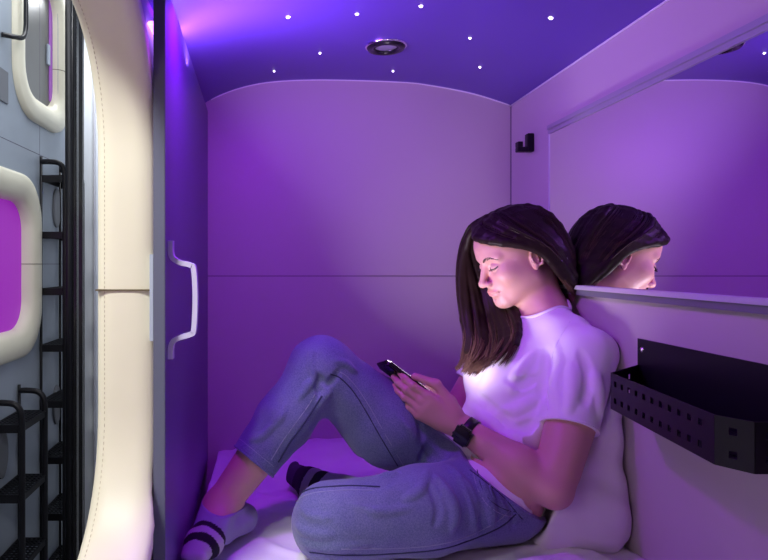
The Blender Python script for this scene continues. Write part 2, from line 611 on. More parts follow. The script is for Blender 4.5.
# small grey plaque on the wall and black grab handle
pq = box_obj('wall_plaque', (XC + 0.0005, 2.80, 0.77), (XC + 0.008, 2.995, 0.925), M['grey_plate'], None, 0.002)
tag(pq, 'small dark grey plaque on the corridor wall at the left edge', 'plaque')
mb = MB()
mb.tube(spline([(XC + 0.002, 2.93, 1.085), (XC + 0.05, 2.96, 1.085), (XC + 0.07, 3.01, 1.10), (XC + 0.07, 3.045, 1.15), (XC + 0.07, 3.05, 1.25), (XC + 0.07, 3.05, 1.55), (XC + 0.06, 3.05, 1.6), (XC + 0.002, 3.05, 1.62)], 40), 0.012, 10)
gh = mb.build('grab_handle', M['black_gloss'], None, True)
tag(gh, 'black tubular grab handle at the top left, beside the upper pod window', 'handle')
for (yy, zz, lab) in ((3.66, 0.33, 'raised grey oval on corridor wall behind the top of the tall ladder'),
                      (2.93, -0.90, 'raised grey oval on corridor wall behind the short ladder, at left edge'),
                      (3.66, -0.83, 'raised grey oval on corridor wall behind the tall ladder, below the lower pod opening')):
    mb = MB()
    ring = [(yy + 0.06 * math.cos(a), zz + 0.115 * math.sin(a)) for a in np.linspace(0, 2 * math.pi, 33)[:-1]]
    v = [(XC + 0.0005, *p) for p in ring] + [(XC + 0.010, *p) for p in ring] + [(XC + 0.014, yy + (p[0] - yy) * .85, zz + (p[1] - zz) * .85) for p in ring]
    f = [[a * 32 + i, a * 32 + (i + 1) % 32, (a + 1) * 32 + (i + 1) % 32, (a + 1) * 32 + i] for a in (0, 1) for i in range(32)]
    f += [list(range(64, 96)), list(range(31, -1, -1))]
    o = fix_normals(MB().add(v, f).build('wall_oval', M['grey_plate']))  # raised grey oval, a guess at an unclear mark
    tag(o, lab, 'wall pad')

# black post at the end of the pods
ps = thing('corridor_post', 'tall black ribbed post at the end of the corridor pods, beside the tall ladder', 'post', (-1.07, 3.34, -2.2))
mb = MB()
mb.box((-1.130, 3.32, -2.2), (-1.070, 3.37, 1.9), 0.004)
mb.build('column', M['black_gloss'], ps)
mb = MB()
mb.tube([(-1.106, 3.312, -2.2), (-1.106, 3.312, 1.9)], 0.020, 16)
mb.build('rib', M['black_metal'], ps, True)
mb = MB()
mb.box((-1.060, 3.33, -2.2), (-1.040, 3.36, 1.9), 0.002)
mb.build('rail', M['black_gloss'], ps)
tl = box_obj('trim_5', (-1.352, 4.58, -2.2), (-1.340, 4.62, 1.9), M['pale_metal'], None, 0.003)
struct(tl)


def ladder(lab, ya, yb, xo, ztop, zb, treads, nm='ladder'):
    t = thing('ladder', lab, 'ladder', ((XC + xo) / 2, (ya + yb) / 2, zb))
    for y in (ya, yb):
        mb = MB()
        mb.tube([(XC + 0.012, y, ztop + 0.03), (XC + 0.012, y, zb)], 0.008, 8)
        mb.build('wall_rail', M['black_metal'], t, True)
        mb = MB()
        P = spline([(XC + 0.012, y, ztop), (XC + 0.055, y, ztop + 0.001), (xo - 0.035, y, ztop - 0.006), (xo - 0.008, y, ztop - 0.035), (xo, y, ztop - 0.085)], 20).tolist()
        P += [(xo, y, z) for z in np.linspace(ztop - 0.1, zb, 10)]
        mb.tube(P, 0.0145, 12)
        mb.build('side_rail', M['black_metal'], t, True)
    for z in treads:
        mb = MB()
        nx, ny = 6, 11
        # perforated plate: grid of bars
        x0, x1 = XC + 0.012, xo + 0.004
        for i in range(nx + 1):
            x = x0 + (x1 - x0) * i / nx
            mb.box((x - 0.005, ya, z - 0.002), (x + 0.005, yb, z + 0.001))
        for j in range(ny + 1):
            y = ya + (yb - ya) * j / ny
            mb.box((x0, y - 0.007, z - 0.002), (x1, y + 0.007, z + 0.001))
        for y in (ya, yb):
            mb.box((x0 - 0.004, y - 0.006, z - 0.036), (x1, y + 0.006, z + 0.002))
        for x in (x0, x1):
            mb.box((x - 0.004, ya, z - 0.03), (x + 0.002, yb, z + 0.002))
        mb.build('tread', M['black_metal'], t)
    return t


ladder('tall black metal ladder with perforated treads, behind the shorter ladder', 3.40, 3.70, -1.157, 0.56, -2.2,
       [0.485, 0.175, -0.135, -0.445, -0.752, -1.06, -1.37, -1.68, -1.99])
ladder('short black metal step ladder with looped rails, at the bottom left', 2.83, 3.11, -1.159, -0.635, -2.2,
       [-0.735, -1.055, -1.375, -1.69, -2.0])

# ---------------------------------------------------------------- ceiling fittings
dl = thing('downlight', 'round dark recessed spotlight with bright rim in the blue ceiling', 'ceiling light', (0.284, 1.60, 0.555))


def lathe(mb, prof, c, n=40, ax_='z'):
    v, f = [], []
    for (r, z) in prof:
        for k in range(n):
            a = 2 * math.pi * k / n
            v.append((c[0] + r * math.cos(a), c[1] + r * math.sin(a), c[2] + z))
    for i in range(len(prof) - 1):
        for k in range(n):
            f.append([i * n + k, i * n + (k + 1) % n, (i + 1) * n + (k + 1) % n, (i + 1) * n + k])
    mb.add(v, f)


zc = ceil_z(0.284)
c0 = (0.284, 1.60, zc)
mb = MB()
lathe(mb, [(0.052, 0.004), (0.0535, -0.001), (0.0535, -0.004), (0.051, -0.0055), (0.0495, -0.0055)], c0)
fix_normals(mb.build('rim', M['chrome'], dl, True))
mb = MB()
lathe(mb, [(0.0495, -0.0055), (0.046, -0.011), (0.038, -0.0125), (0.030, -0.010), (0.028, -0.004)], c0)
fix_normals(mb.build('bezel', M['black_gloss'], dl, True))
mb = MB()
lathe(mb, [(0.029, -0.004), (0.020, -0.006), (0.0001, -0.007)], c0)
fix_normals(mb.build('lens', M['lens'], dl, True))

star_px = [((288, 17), 'star light second from left near the top of the ceiling'), ((357, 14), 'star light above and left of the recessed spotlight'),
           ((421, 6), 'star light at the top edge above and right of the spotlight'), ((551, 18), 'bright star light alone at the right of the ceiling'),
           ((470, 38), 'small star light right of the spotlight'), ((320, 53), 'small star light left of the spotlight, lower than it'),
           ((274, 71), 'star light at lower left of the ceiling near the back wall'), ((393, 71), 'star light just below the spotlight'),
           ((480, 67), 'star light at lower right of the ceiling near the back wall')]
big = {0: 1.2, 1: 1.05, 2: 1.1, 3: 1.2}
for i, ((px, py), lab) in enumerate(star_px):
    D = 0.56 * FPX / (264 - py)
    for _ in range(8):
        x = (px - 276) / FPX * D
        D = ceil_z(x) * FPX / (264 - py)
    r = 0.0033 * big.get(i, 0.8)
    mb = MB()
    z = ceil_z(x)
    lathe(mb, [(r * 1.5, 0.001), (r, -0.0012), (r * .6, -0.0028), (0.0001, -0.0035)], (x, D, z), 16)
    o = fix_normals(mb.build('star_light', M['star'], None, True))
    tag(o, lab, 'star light', 'star lights in the ceiling')

# led strip in the cove above the sliding panel (just out of frame)
mb = MB()
mb.box((-0.2305, 1.11, 0.428), (-0.214, 1.55, 0.436), 0.002)
M['led'] = mat('violet led strip', (0.5, 0.4, 0.9), 0.4, emit=((0.42, 0.16, 1.0), 6.0))
led = mb.build('led_strip', M['led'])
tag(led, 'violet glowing strip light along the ceiling above the sliding panel', 'strip light')

# ---------------------------------------------------------------- mirror, hook, basket on the right wall
mr = thing('wall_mirror', 'wide frameless mirror with a pale metal ledge on the right wall', 'mirror', (XR, 1.0, -0.07))
mb = MB()
mb.box((XR - 0.008, 0.25, -0.052), (XR - 0.0008, 1.620, 0.352))
mb.build('mirror_glass', M['mirror'], mr)
mb = MB()
mb.box((XR - 0.014, 0.25, 0.350), (XR - 0.0005, 1.624, 0.362), 0.001)
mb.box((XR - 0.011, 0.25, 0.340), (XR - 0.006, 1.624, 0.350))
mb.build('top_rail', M['rail_metal'], mr)
mb = MB()
mb.box((XR - 0.020, 0.25, -0.060), (XR - 0.0005, 1.624, -0.050), 0.001)
mb.build('ledge', M['pale_metal'], mr)
box_obj('ledge_under', (XR - 0.014, 0.25, -0.073), (XR - 0.0005, 1.624, -0.0605), M['grey_plate'], mr)
box_obj('side_edge', (XR - 0.0095, 1.620, -0.052), (XR - 0.0005, 1.6245, 0.352), M['pale_metal'], mr)

hk = thing('coat_hook', 'small black square hook on the right wall near the back corner', 'hook', (XR, 1.744, 0.312))
mb = MB()
mb.box((XR - 0.019, 1.733, 0.315), (XR - 0.0005, 1.755, 0.366), 0.0015)
mb.build('back_plate', M['black_metal'], hk)
mb = MB()
mb.box((XR - 0.046, 1.733, 0.315), (XR - 0.019, 1.755, 0.328), 0.001)
mb.box((XR - 0.046, 1.733, 0.328), (XR - 0.032, 1.755, 0.343), 0.001)
mb.build('arm', M['black_metal'], hk)

bs = thing('wall_basket', 'black perforated metal basket on the right wall below the mirror', 'basket', (XR, 1.0, -0.27))
ZT, ZB = -0.200, -0.266
P = [(XR - 0.003, 1.232), (0.616, 1.140), (0.582, 0.822), (0.606, 0.785), (XR - 0.003, 0.785)]


def perforated(name, a, b, cols, hole, rows=(0.27, 0.73), par=None, margin=0.05, thick=0.0016):
    """wall plate from a to b (plan), square holes cut as real gaps"""
    a, b = Vector((a[0], a[1], 0)), Vector((b[0], b[1], 0))
    L = (b - a).length
    t = (b - a) / L
    nrm = Vector((-t.y, t.x, 0))
    H = ZT - ZB
    us = [0.0]
    for c in cols:
        us += [c * L - hole / 2, c * L + hole / 2]
    us += [L]
    ws = [0.0]
    for r in rows:
        ws += [r * H - hole / 2, r * H + hole / 2]
    ws += [H]
    v, f = [], []
    nu, nw = len(us), len(ws)
    for s in (0, 1):
        for w in ws:
            for u in us:
                p = a + t * u + nrm * (thick * (s - 0.5))
                v.append((p.x, p.y, ZB + w))
    idx = lambda s, i, j: s * nu * nw + j * nu + i
    solid = lambda i, j: 0 <= i < nu - 1 and 0 <= j < nw - 1 and not (i % 2 == 1 and j % 2 == 1)
    for j in range(nw - 1):
        for i in range(nu - 1):
            if not solid(i, j):
                continue
            f.append([idx(0, i, j), idx(0, i + 1, j), idx(0, i + 1, j + 1), idx(0, i, j + 1)])
            f.append([idx(1, i, j), idx(1, i, j + 1), idx(1, i + 1, j + 1), idx(1, i + 1, j)])
            if not solid(i - 1, j):
                f.append([idx(0, i, j), idx(0, i, j + 1), idx(1, i, j + 1), idx(1, i, j)])
            if not solid(i + 1, j):
                f.append([idx(0, i + 1, j), idx(1, i + 1, j), idx(1, i + 1, j + 1), idx(0, i + 1, j + 1)])
            if not solid(i, j - 1):
                f.append([idx(0, i, j), idx(1, i, j), idx(1, i + 1, j), idx(0, i + 1, j)])
            if not solid(i, j + 1):
                f.append([idx(0, i, j + 1), idx(0, i + 1, j + 1), idx(1, i + 1, j + 1), idx(1, i, j + 1)])
    o = MB().add(v, f).build(name, M['black_metal'], par)
    fix_normals(o)
    return o


perforated('end_panel', P[0], P[1], [0.35, 0.72], 0.010, par=bs)
perforated('front_panel', P[1], P[2], [0.06 + 0.0835 * i for i in range(11)], 0.0095, par=bs)
perforated('corner_panel', P[2], P[3], [0.47], 0.0095, par=bs)
perforated('end_panel', P[3], P[4], [0.16 + 0.2 * i for i in range(5)], 0.0095, par=bs)
mb = MB()
mb.box((XR - 0.003, 0.60, -0.275), (XR - 0.0006, 1.235, -0.148))
mb.build('back_plate', M['black_metal'], bs)
mb = MB()
v = [(p[0], p[1], ZB) for p in P] + [(p[0], p[1], ZB + 0.002) for p in P]
mb.add(v, [[0, 1, 2, 3, 4], [9, 8, 7, 6, 5]] + [[i, (i + 1) % 5, 5 + (i + 1) % 5, 5 + i] for i in range(5)])
fix_normals(mb.build('tray', M['black_metal'], bs))
# slats stamped in the bottom tray
mb = MB()
for i in range(16):
    y = 0.83 + i * 0.020
    mb.box((0.628, y, ZB + 0.002), (0.705, y + 0.009, ZB + 0.0035))
mb.build('slat', M['black_metal'], bs)
for (y, z) in ((1.218, -0.168), (0.64, -0.168)):
    mb = MB()
    v, f = [], []
    for (r, x) in ((0.0055, 0), (0.005, -0.0025), (0.0001, -0.003)):
        for k in range(14):
            a = 2 * math.pi * k / 14
            v.append((XR - 0.003 + x, y + r * math.cos(a), z + r * math.sin(a)))
    for i in range(2):
        for k in range(14):
            f.append([i * 14 + k, i * 14 + (k + 1) % 14, (i + 1) * 14 + (k + 1) % 14, (i + 1) * 14 + k])
    fix_normals(mb.add(v, f).build('screw', M['chrome'], bs, True))



# ---------------------------------------------------------------- signed-distance modelling kit


class Field:
    def __init__(s, lo, hi, h):
        s.h = h
        s.lo = np.array(lo, dtype=np.float64)
        s.n = np.ceil((np.array(hi) - s.lo) / h).astype(int) + 1
        s.a = np.full(s.n, 0.5, dtype=np.float32)

    def dup(s):
        o = object.__new__(Field)
        o.h, o.lo, o.n, o.a = s.h, s.lo, s.n, s.a.copy()
        return o

    def sl(s, lo, hi):
        i0 = np.clip(np.floor((np.array(lo) - s.lo) / s.h).astype(int), 0, s.n)
        i1 = np.clip(np.ceil((np.array(hi) - s.lo) / s.h).astype(int) + 1, 0, s.n)
        if (i1 <= i0).any():
            return None
        return tuple(slice(a, b) for a, b in zip(i0, i1))

    def pts(s, sl):
        return [(s.lo[k] + s.h * np.arange(sl[k].start, sl[k].stop)).reshape([-1 if j == k else 1 for j in range(3)]) for k in range(3)]

    def op(s, pr, off=0.0):
        lo, hi = pr['bb']
        k = pr.get('k', 0.0)
        m = k + off + 0.004 + 2 * s.h
        sl = s.sl(lo - m, hi + m)
        if sl is None:
            return
        X, Y, Z = s.pts(sl)
        d = pr['fn'](X, Y, Z).astype(np.float32)
        a = s.a[sl]
        if pr.get('sub'):
            d = -(d)
            if k > 0:
                hh = np.clip(0.5 - 0.5 * (a - d) / k, 0, 1)
                s.a[sl] = a * (1 - hh) + d * hh + k * hh * (1 - hh)
            else:
                s.a[sl] = np.maximum(a, d)
        else:
            d = d - off
            if k > 0:
                hh = np.clip(0.5 + 0.5 * (a - d) / k, 0, 1)
                s.a[sl] = a * (1 - hh) + d * hh - k * hh * (1 - hh)
            else:
                s.a[sl] = np.minimum(a, d)

    def sample(s, p):
        p = np.atleast_2d(p)
        q = (p - s.lo) / s.h
        q = np.clip(q, 0, s.n - 1.001 - 1e-9)
        q = np.minimum(q, s.n - 1.01)
        i = np.minimum(q.astype(int), s.n - 2)
        f = q - i
        r = 0
        for dx in (0, 1):
            for dy in (0, 1):
                for dz in (0, 1):
                    w = (f[:, 0] if dx else 1 - f[:, 0]) * (f[:, 1] if dy else 1 - f[:, 1]) * (f[:, 2] if dz else 1 - f[:, 2])
                    r = r + w * s.a[i[:, 0] + dx, i[:, 1] + dy, i[:, 2] + dz]
        return r

    def grad(s, p, e=None):
        e = e or s.h * 1.5
        g = np.stack([s.sample(p + np.eye(3)[k] * e) - s.sample(p - np.eye(3)[k] * e) for k in range(3)], 1)
        return g / (np.linalg.norm(g, axis=1, keepdims=True) + 1e-9)

    def inside(s, p):
        return ((np.atleast_2d(p) > s.lo + s.h) & (np.atleast_2d(p) < s.lo + (s.n - 2) * s.h)).all(1)

    def ray(s, px, py, d0=0.9, d1=1.9):
        """first surface point seen through a pixel of the photograph"""
        t = np.arange(d0, d1, 0.002)
        p = np.stack([(px - 276) / FPX * t, t, (264 - py) / FPX * t], 1)
        v = s.sample(p)
        v[~s.inside(p)] = 1
        k = np.where(v < 0)[0]
        return p[k[0]] if len(k) else None

    def mesh(s, keep=None):
        band = 3 * s.h
        a = np.clip(s.a, -band, band).astype(np.float32)
        g = openvdb.FloatGrid(band)
        g.copyFromArray(np.ascontiguousarray(a), tolerance=0.0)
        P, Q = g.convertToQuads(isovalue=0.0)
        P = np.asarray(P, dtype=np.float64) * s.h + s.lo
        Q = np.asarray(Q, dtype=np.int64)[:, ::-1]
        return P, Q


def clean(P, Q, keep):
    """keep: boolean per quad"""
    Q = Q[keep]
    u, inv = np.unique(Q.ravel(), return_inverse=True)
    return P[u], inv.reshape(-1, 4)


def join(parts):
    P, Q, C_ = [], [], []
    n = 0
    for t in parts:
        P.append(t[0])
        Q.append(t[1] + n)
        if len(t) > 2:
            C_.append(t[2])
        n += len(t[0])
    return (np.vstack(P), np.vstack(Q)) + ((np.vstack(C_),) if C_ else ())


def V3(*a):
    return np.array(a, dtype=np.float64)


def nz(v):
    v = np.asarray(v, dtype=np.float64)
    return v / np.linalg.norm(v)


def cap(a, b, ra, rb, k=0.0, flat=None, fs=1.0, sub=False, flat2=None, fs2=1.0):
    """tapered capsule; fs > 1 widens it along the direction flat"""
    a, b = np.array(a, float), np.array(b, float)
    m = max(ra, rb) * max(fs, fs2, 1)
    bb = (np.minimum(a, b) - m, np.maximum(a, b) + m)
    ab = b - a
    L2 = max(float(ab @ ab), 1e-12)
    fl = nz(flat) if flat is not None else None
    fl2 = nz(flat2) if flat2 is not None else None

    def fn(X, Y, Z):
        x, y, z = X - a[0], Y - a[1], Z - a[2]
        t = np.clip((x * ab[0] + y * ab[1] + z * ab[2]) / L2, 0, 1)
        vx, vy, vz = x - t * ab[0], y - t * ab[1], z - t * ab[2]
        d2 = vx * vx + vy * vy + vz * vz
        if fl is not None:
            c = vx * fl[0] + vy * fl[1] + vz * fl[2]
            d2 = d2 - c * c * (1 - 1 / fs ** 2)
        if fl2 is not None:
            c = vx * fl2[0] + vy * fl2[1] + vz * fl2[2]
            d2 = d2 - c * c * (1 - 1 / fs2 ** 2)
        return np.sqrt(np.maximum(d2, 0)) - (ra + (rb - ra) * t)
    return dict(fn=fn, bb=bb, k=k, sub=sub)


def ell(c, r, k=0.0, axes=None, sub=False):
    c, r = np.array(c, float), np.array(r, float)
    A = np.eye(3) if axes is None else np.array(axes, float)
    m = r.max()

    def fn(X, Y, Z):
        x, y, z = X - c[0], Y - c[1], Z - c[2]
        k0 = k1 = 0
        for i in range(3):
            u = x * A[i][0] + y * A[i][1] + z * A[i][2]
            k0 = k0 + (u / r[i]) ** 2
            k1 = k1 + (u / r[i] ** 2) ** 2
        k0, k1 = np.sqrt(k0), np.sqrt(k1)
        return k0 * (k0 - 1) / np.maximum(k1, 1e-6)
    return dict(fn=fn, bb=(c - m, c + m), k=k, sub=sub)


def pix(px, py, D):
    return V3((px - 276) / FPX * D, D, (264 - py) / FPX * D)


# ---------------------------------------------------------------- skeleton of the seated woman
PEL = V3(.475, 1.40, -.475)
HL, HR = V3(.478, 1.315, -.492), V3(.445, 1.475, -.485)
KL, AL = V3(.108, 1.185, -.497), V3(.225, 1.385, -.535)
KR, AR = V3(.105, 1.40, -.237), V3(-.120, 1.305, -.512)
WAI, CHE, UCH = V3(.535, 1.425, -.385), V3(.600, 1.47, -.275), V3(.640, 1.495, -.195)
NB = V3(.655, 1.508, -.150)
SL, SR = V3(.668, 1.335, -.195), V3(.605, 1.665, -.20)
EL, WL = V3(.546, 1.222, -.444), V3(.390, 1.342, -.346)
ER, WR = V3(.47, 1.66, -.42), V3(.415, 1.515, -.372)
LAT = nz(SR - SL)

# head frame: f forward (towards the phone), l towards her left (the camera), u up
pit, yaw = R(21), R(5)
HF = V3(-math.cos(pit) * math.cos(yaw), -math.cos(pit) * math.sin(yaw), -math.sin(pit))
HLFT = V3(math.sin(yaw), -math.cos(yaw), 0)
HLFT = nz(HLFT - HF * (HLFT @ HF))
HU = np.cross(HF, HLFT)
if HU[2] < 0:
    HU = -HU
HO = V3(.588, 1.530, .017)


def hd_(x, y, z):
    return HO + HF * x + HLFT * y + HU * z


HAX = [HF, HLFT, HU]


def hell(c, r, k, sub=False, axes=None):
    A = HAX if axes is None else [HF * a[0] + HLFT * a[1] + HU * a[2] for a in axes]
    return ell(hd_(*c), r, k, A, sub)


def hcap(a, b, ra, rb, k, **kw):
    return cap(hd_(*a), hd_(*b), ra, rb, k, **kw)


# ---- torso and limbs
torso = [
    cap(PEL, WAI, .098, .082, 0, LAT, 1.4),
    cap(WAI, CHE, .082, .092, .03, LAT, 1.3),
    cap(CHE, UCH, .092, .066, .03, LAT, 1.35),
    cap(UCH, SL, .055, .050, .03), cap(UCH, SR, .055, .050, .03),
    ell(CHE + V3(-.062, -.062, -.008), (.056, .058, .056), .03),
    ell(CHE + V3(-.072, .068, -.008), (.054, .058, .056), .03),
]
neck = [cap(hd_(-.030, 0, -.062), NB, .050, .056, .02), cap(NB + V3(0, 0, .03), SL + V3(-.005, .06, .045), .036, .028, .04), cap(NB + V3(0, 0, .03), SR + V3(0, -.06, .045), .036, .028, .04)]
armL = [cap(SL, EL, .049, .036, .02), cap(SL * .5 + EL * .5 + V3(.004, 0, 0), EL * .85 + SL * .15, .045, .037, .02),
        cap(EL, EL * .66 + WL * .34, .036, .0385, .012), cap(EL * .66 + WL * .34, WL, .0385, .0225, .02, V3(.2, -.3, .9), 1.08)]
armR = [cap(SR, ER, .047, .038, .02), cap(ER, ER * .6 + WR * .4, .038, .037, .012), cap(ER * .6 + WR * .4, WR, .037, .024, .02)]


def foot(ank, heel, ball, toe, up, side, k=.015):
    side = nz(side)
    return [cap(ank, heel, .030, .027, k), cap(ank, ball, .029, .021, k, side, 1.5), cap(heel, ball, .025, .019, k, side, 1.35),
            cap(ball, toe, .020, .0135, k, side, 1.9)]


# right foot: heel on the bed, toes against the sliding panel; left foot lies on its side behind
fR = dict(ank=AR + V3(.005, 0, .006), heel=V3(-.075, 1.335, -.547), ball=V3(-.142, 1.215, -.548), toe=V3(-.156, 1.175, -.556), up=V3(0, 0, 1), side=V3(.75, -.6, .15))
fL = dict(ank=AL + V3(0, .01, 0), heel=V3(.205, 1.43, -.552), ball=V3(.085, 1.545, -.548), toe=V3(.045, 1.60, -.540), up=V3(0, 0, 1), side=V3(.25, .6, .75))
legs = [cap(HL, KL, .082, .060, .03), cap(KL, AL, .052, .033, .02), cap(HR, KR, .080, .055, .03), cap(KR, KR * .6 + AR * .4, .052, .050, .02),
        cap(KR * .6 + AR * .4, AR, .050, .0335, .02)]
feet = foot(**fR) + foot(**fL)

# ---- head
head = [
    hell((-.014, 0, .034), (.092, .0735, .080), 0),
    hell((.018, 0, .040), (.066, .064, .060), .02),
    hell((.026, 0, -.040), (.048, .052, .062), .03),
    hcap((-.008, .050, -.052), (.058, .017, -.090), .016, .015, .025), hcap((-.008, -.050, -.052), (.058, -.017, -.090), .016, .015, .025),
    hell((.018, .034, -.028), (.045, .0305, .042), .03), hell((.018, -.034, -.028), (.045, .0305, .042), .03),
    hell((.068, 0, -.090), (.016, .019, .0155), .018),
    hell((.050, .040, -.022), (.023, .020, .020), .022), hell((.050, -.040, -.022), (.023, .020, .020), .022),
    hell((.064, 0, -.055), (.0235, .028, .027), .018),
    hcap((.072, .012, .024), (.060, .046, .023), .010, .008, .014), hcap((.072, -.012, .024), (.060, -.046, .023), .010, .008, .014),
    # eye sockets
    hell((.085, .031, .002), (.013, .020, .0125), .014, True), hell((.085, -.031, .002), (.013, .020, .0125), .014, True),
    # nose
    hcap((.075, 0, .012), (.098, 0, -.030), .0075, .0080, .012),
    hell((.0985, 0, -.0345), (.0100, .0095, .0085), .007),
    hell((.0885, .0125, -.0385), (.0095, .0065, .0070), .006), hell((.0885, -.0125, -.0385), (.0095, .0065, .0070), .006),
    hell((.0935, .0060, -.0455), (.0050, .0030, .0035), .003, True), hell((.0935, -.0060, -.0455), (.0050, .0030, .0035), .003, True),
    # lowered eyelids
    hell((.0640, .0310, .0000), (.0142, .0150, .0132), .003), hell((.0640, -.0310, .0000), (.0142, .0150, .0132), .003),
    # lips
    hell((.0820, .0070, -.0592), (.0085, .0165, .0042), .006), hell((.0820, -.0070, -.0592), (.0085, .0165, .0042), .006),
    hell((.0815, 0, -.0678), (.0085, .0200, .0048), .006),
    hcap((.0935, 0, -.0637), (.074, .0275, -.0600), .0012, .0010, .0025, sub=True), hcap((.0935, 0, -.0637), (.074, -.0275, -.0600), .0012, .0010, .0025, sub=True),
    hcap((.0975, 0, -.0500), (.0965, 0, -.0545), .0020, .0022, .005, sub=True),
    hell((.088, 0, -.0765), (.0050, .013, .0040), .006, True),
]
# lower-lid crease and lash slit
for sg in (1, -1):
    pts = [(.0760, .0165, .0005), (.0795, .0245, -.0022), (.0785, .0340, -.0032), (.0735, .0430, -.0012), (.0685, .0480, .0020)]
    for a, b in zip(pts[:-1], pts[1:]):
        head.append(hcap((a[0], a[1] * sg, a[2]), (b[0], b[1] * sg, b[2]), .0010, .0010, .0015, sub=True))
    pts = [(.0745, .0170, .0085), (.0770, .0260, .0125), (.0735, .0380, .0125), (.0660, .0470, .0085)]
    for a, b in zip(pts[:-1], pts[1:]):
        head.append(hcap((a[0], a[1] * sg, a[2]), (b[0], b[1] * sg, b[2]), .0010, .0010, .0030, sub=True))
    # ear: rim, lobe, bowl
    head.append(hell((-.014, .070 * sg, -.011), (.012, .007, .021), .006))
    rim = []
    for t in np.linspace(-0.35, 1.55, 10) * math.pi:
        rim.append((-.015 - .0145 * math.cos(t) * -1 if False else -.016 + .0125 * math.cos(t), (.0760 + .0040 * (math.cos(t) < 0)) * sg, -.006 + .0205 * math.sin(t)))
    for a, b in zip(rim[:-1], rim[1:]):
        head.append(hcap(a, b, .0030, .0030, .0025))
    head.append(hell((-.008, .0745 * sg, -.028), (.0058, .0040, .0075), .004))
    head.append(hell((-.012, .0825 * sg, -.007), (.0060, .0060, .0110), .004, True))
    head.append(hcap((-.019, .0770 * sg, .004), (-.017, .0770 * sg, -.016), .0022, .0020, .003))


# ---- hands
def hand(W, f, p, s, knuck, fl, thumb, curls, k=.006):
    """W wrist, f finger direction, p palm normal, s towards the thumb"""
    f, p, s = nz(f), nz(p), nz(s)
    out = [cap(W - f * .012, W + f * .018, .0235, .0225, .014, s, 1.12)]
    base = []
    for i, (u, off) in enumerate(knuck):
        K = W + f * u + s * off
        base.append(K)
        out.append(cap(W + f * .016 + s * off * .55, K, .0145, .0105, .012))
    out.append(cap(W + f * .03 + p * .004, W + f * .07, .017, .012, .012, s, 1.9))
    rad = [.0088, .0090, .0086, .0076]
    for i, K in enumerate(base):
        ln = fl[i]
        a1, a2, a3 = curls[i]
        P0 = K
        r = rad[i]
        for j, (a, L) in enumerate(zip((a1, a1 + a2, a1 + a2 + a3), (ln * .46, ln * .29, ln * .25))):
            d = f * math.cos(a) + p * math.sin(a)
            P1 = P0 + d * L
            out.append(cap(P0, P1, r, r * .93, .0025 if j else .006))
            out.append(ell(P1, (r * 1.02,) * 3, .002)) if j < 2 else None
            P0 = P1
            r *= .92
    t0 = W + f * .016 + s * .020
    for a, b, ra, rb in zip([t0] + thumb[:-1], thumb, (.0165, .0115, .0100), (.0120, .0098, .0082)):
        out.append(cap(a, b, ra, rb, .008))
    return out


# phone: screen towards her face, long axis rising away from her
PN = nz(V3(.57, .33, .75))
PA = V3(.815, .0, -.58)
PA = nz(PA - PN * (PA @ PN))
PB = np.cross(PN, PA)
if PB[1] < 0:
    PB = -PB
PTOP = pix(381, 362, 1.405)
PL, PW, PT = .148, .072, .0088
PC = PTOP + PA * PL / 2 + V3(0, .0, 0)

hf = nz(V3(-.80, .10, .50))
hp = V3(.28, .93, .12)
hp = nz(hp - hf * (hp @ hf))
hs = nz(np.cross(hp, hf))
if hs[2] < 0:
    hs = -hs
under = -PN
thL = [WL + hf * .036 + hs * .034 + hp * .006, pix(436, 384, 1.352), pix(415, 376.5, 1.368)]
handL = hand(WL, hf, hp, hs, [(.084, .020), (.088, .003), (.084, -.014), (.075, -.029)], [.078, .084, .078, .060], thL,
             [(.10, .35, .4), (.14, .40, .4), (.18, .45, .45), (.24, .5, .5)])
gf = nz(V3(-.80, -.12, .50))
gp = V3(.2, -.95, -.1)
gp = nz(gp - gf * (gp @ gf))
gs = nz(np.cross(gf, gp))
if gs[2] < 0:
    gs = -gs
thR = [WR + gf * .036 + gs * .034, WR + gf * .066 + gs * .048, WR + gf * .090 + gs * .050 + gp * .004]
handR = hand(WR, gf, gp, gs, [(.084, .026), (.088, .008), (.084, -.010), (.075, -.026)], [.068, .074, .068, .052], thR,
             [(.2, .45, .4), (.2, .45, .4), (.25, .5, .4), (.3, .5, .4)])

body_prims = torso + neck + armL + armR + legs + feet
print('person: fields')
# coarse body (hidden under the clothes) and fine head and hands, all from the same volume
BODY = Field((-.22, 1.06, -.60), (.735, 1.80, -.06), .0035)
for pr in body_prims:
    BODY.op(pr)

HEAD = Field((.455, 1.40, -.175), (.72, 1.66, .145), .00135)
for pr in head + neck + torso[2:5]:
    HEAD.op(pr)
HANDS = Field((.225, 1.26, -.42), (.50, 1.57, -.225), .0014)
for pr in armL[2:] + armR[1:]:
    HANDS.op(pr)
for pr in handL:
    HANDS.op(pr)
HB = Field((.225, 1.26, -.42), (.50, 1.57, -.225), .0014)
for pr in handR:
    HB.op(pr)
HANDS.a = np.minimum(HANDS.a, HB.a)
del HB


def skin_col(P):
    c = np.tile(np.array([.62, .34, .30]), (len(P), 1))
    q = P - HO
    x, y, z = q @ HF, q @ HLFT, q @ HU

    def blob(cx, cy, cz, rx, ry, rz, col, amt):
        d = ((x - cx) / rx) ** 2 + ((np.abs(y) - cy) / ry) ** 2 + ((z - cz) / rz) ** 2
        w = np.clip(1.35 - d, 0, 1)[:, None] * amt
        c[:] = c * (1 - w) + np.array(col) * w
    blob(.058, .042, -.030, .03, .022, .020, (.80, .40, .34), .12)          # cheeks
    blob(.085, .006, -.0588, .016, .020, .0046, (.66, .27, .26), .8)        # lips
    blob(.084, 0, -.0680, .016, .022, .0056, (.68, .29, .28), .8)
    blob(.072, .033, .0045, .012, .017, .009, (.62, .36, .33), .45)         # lids
    return c


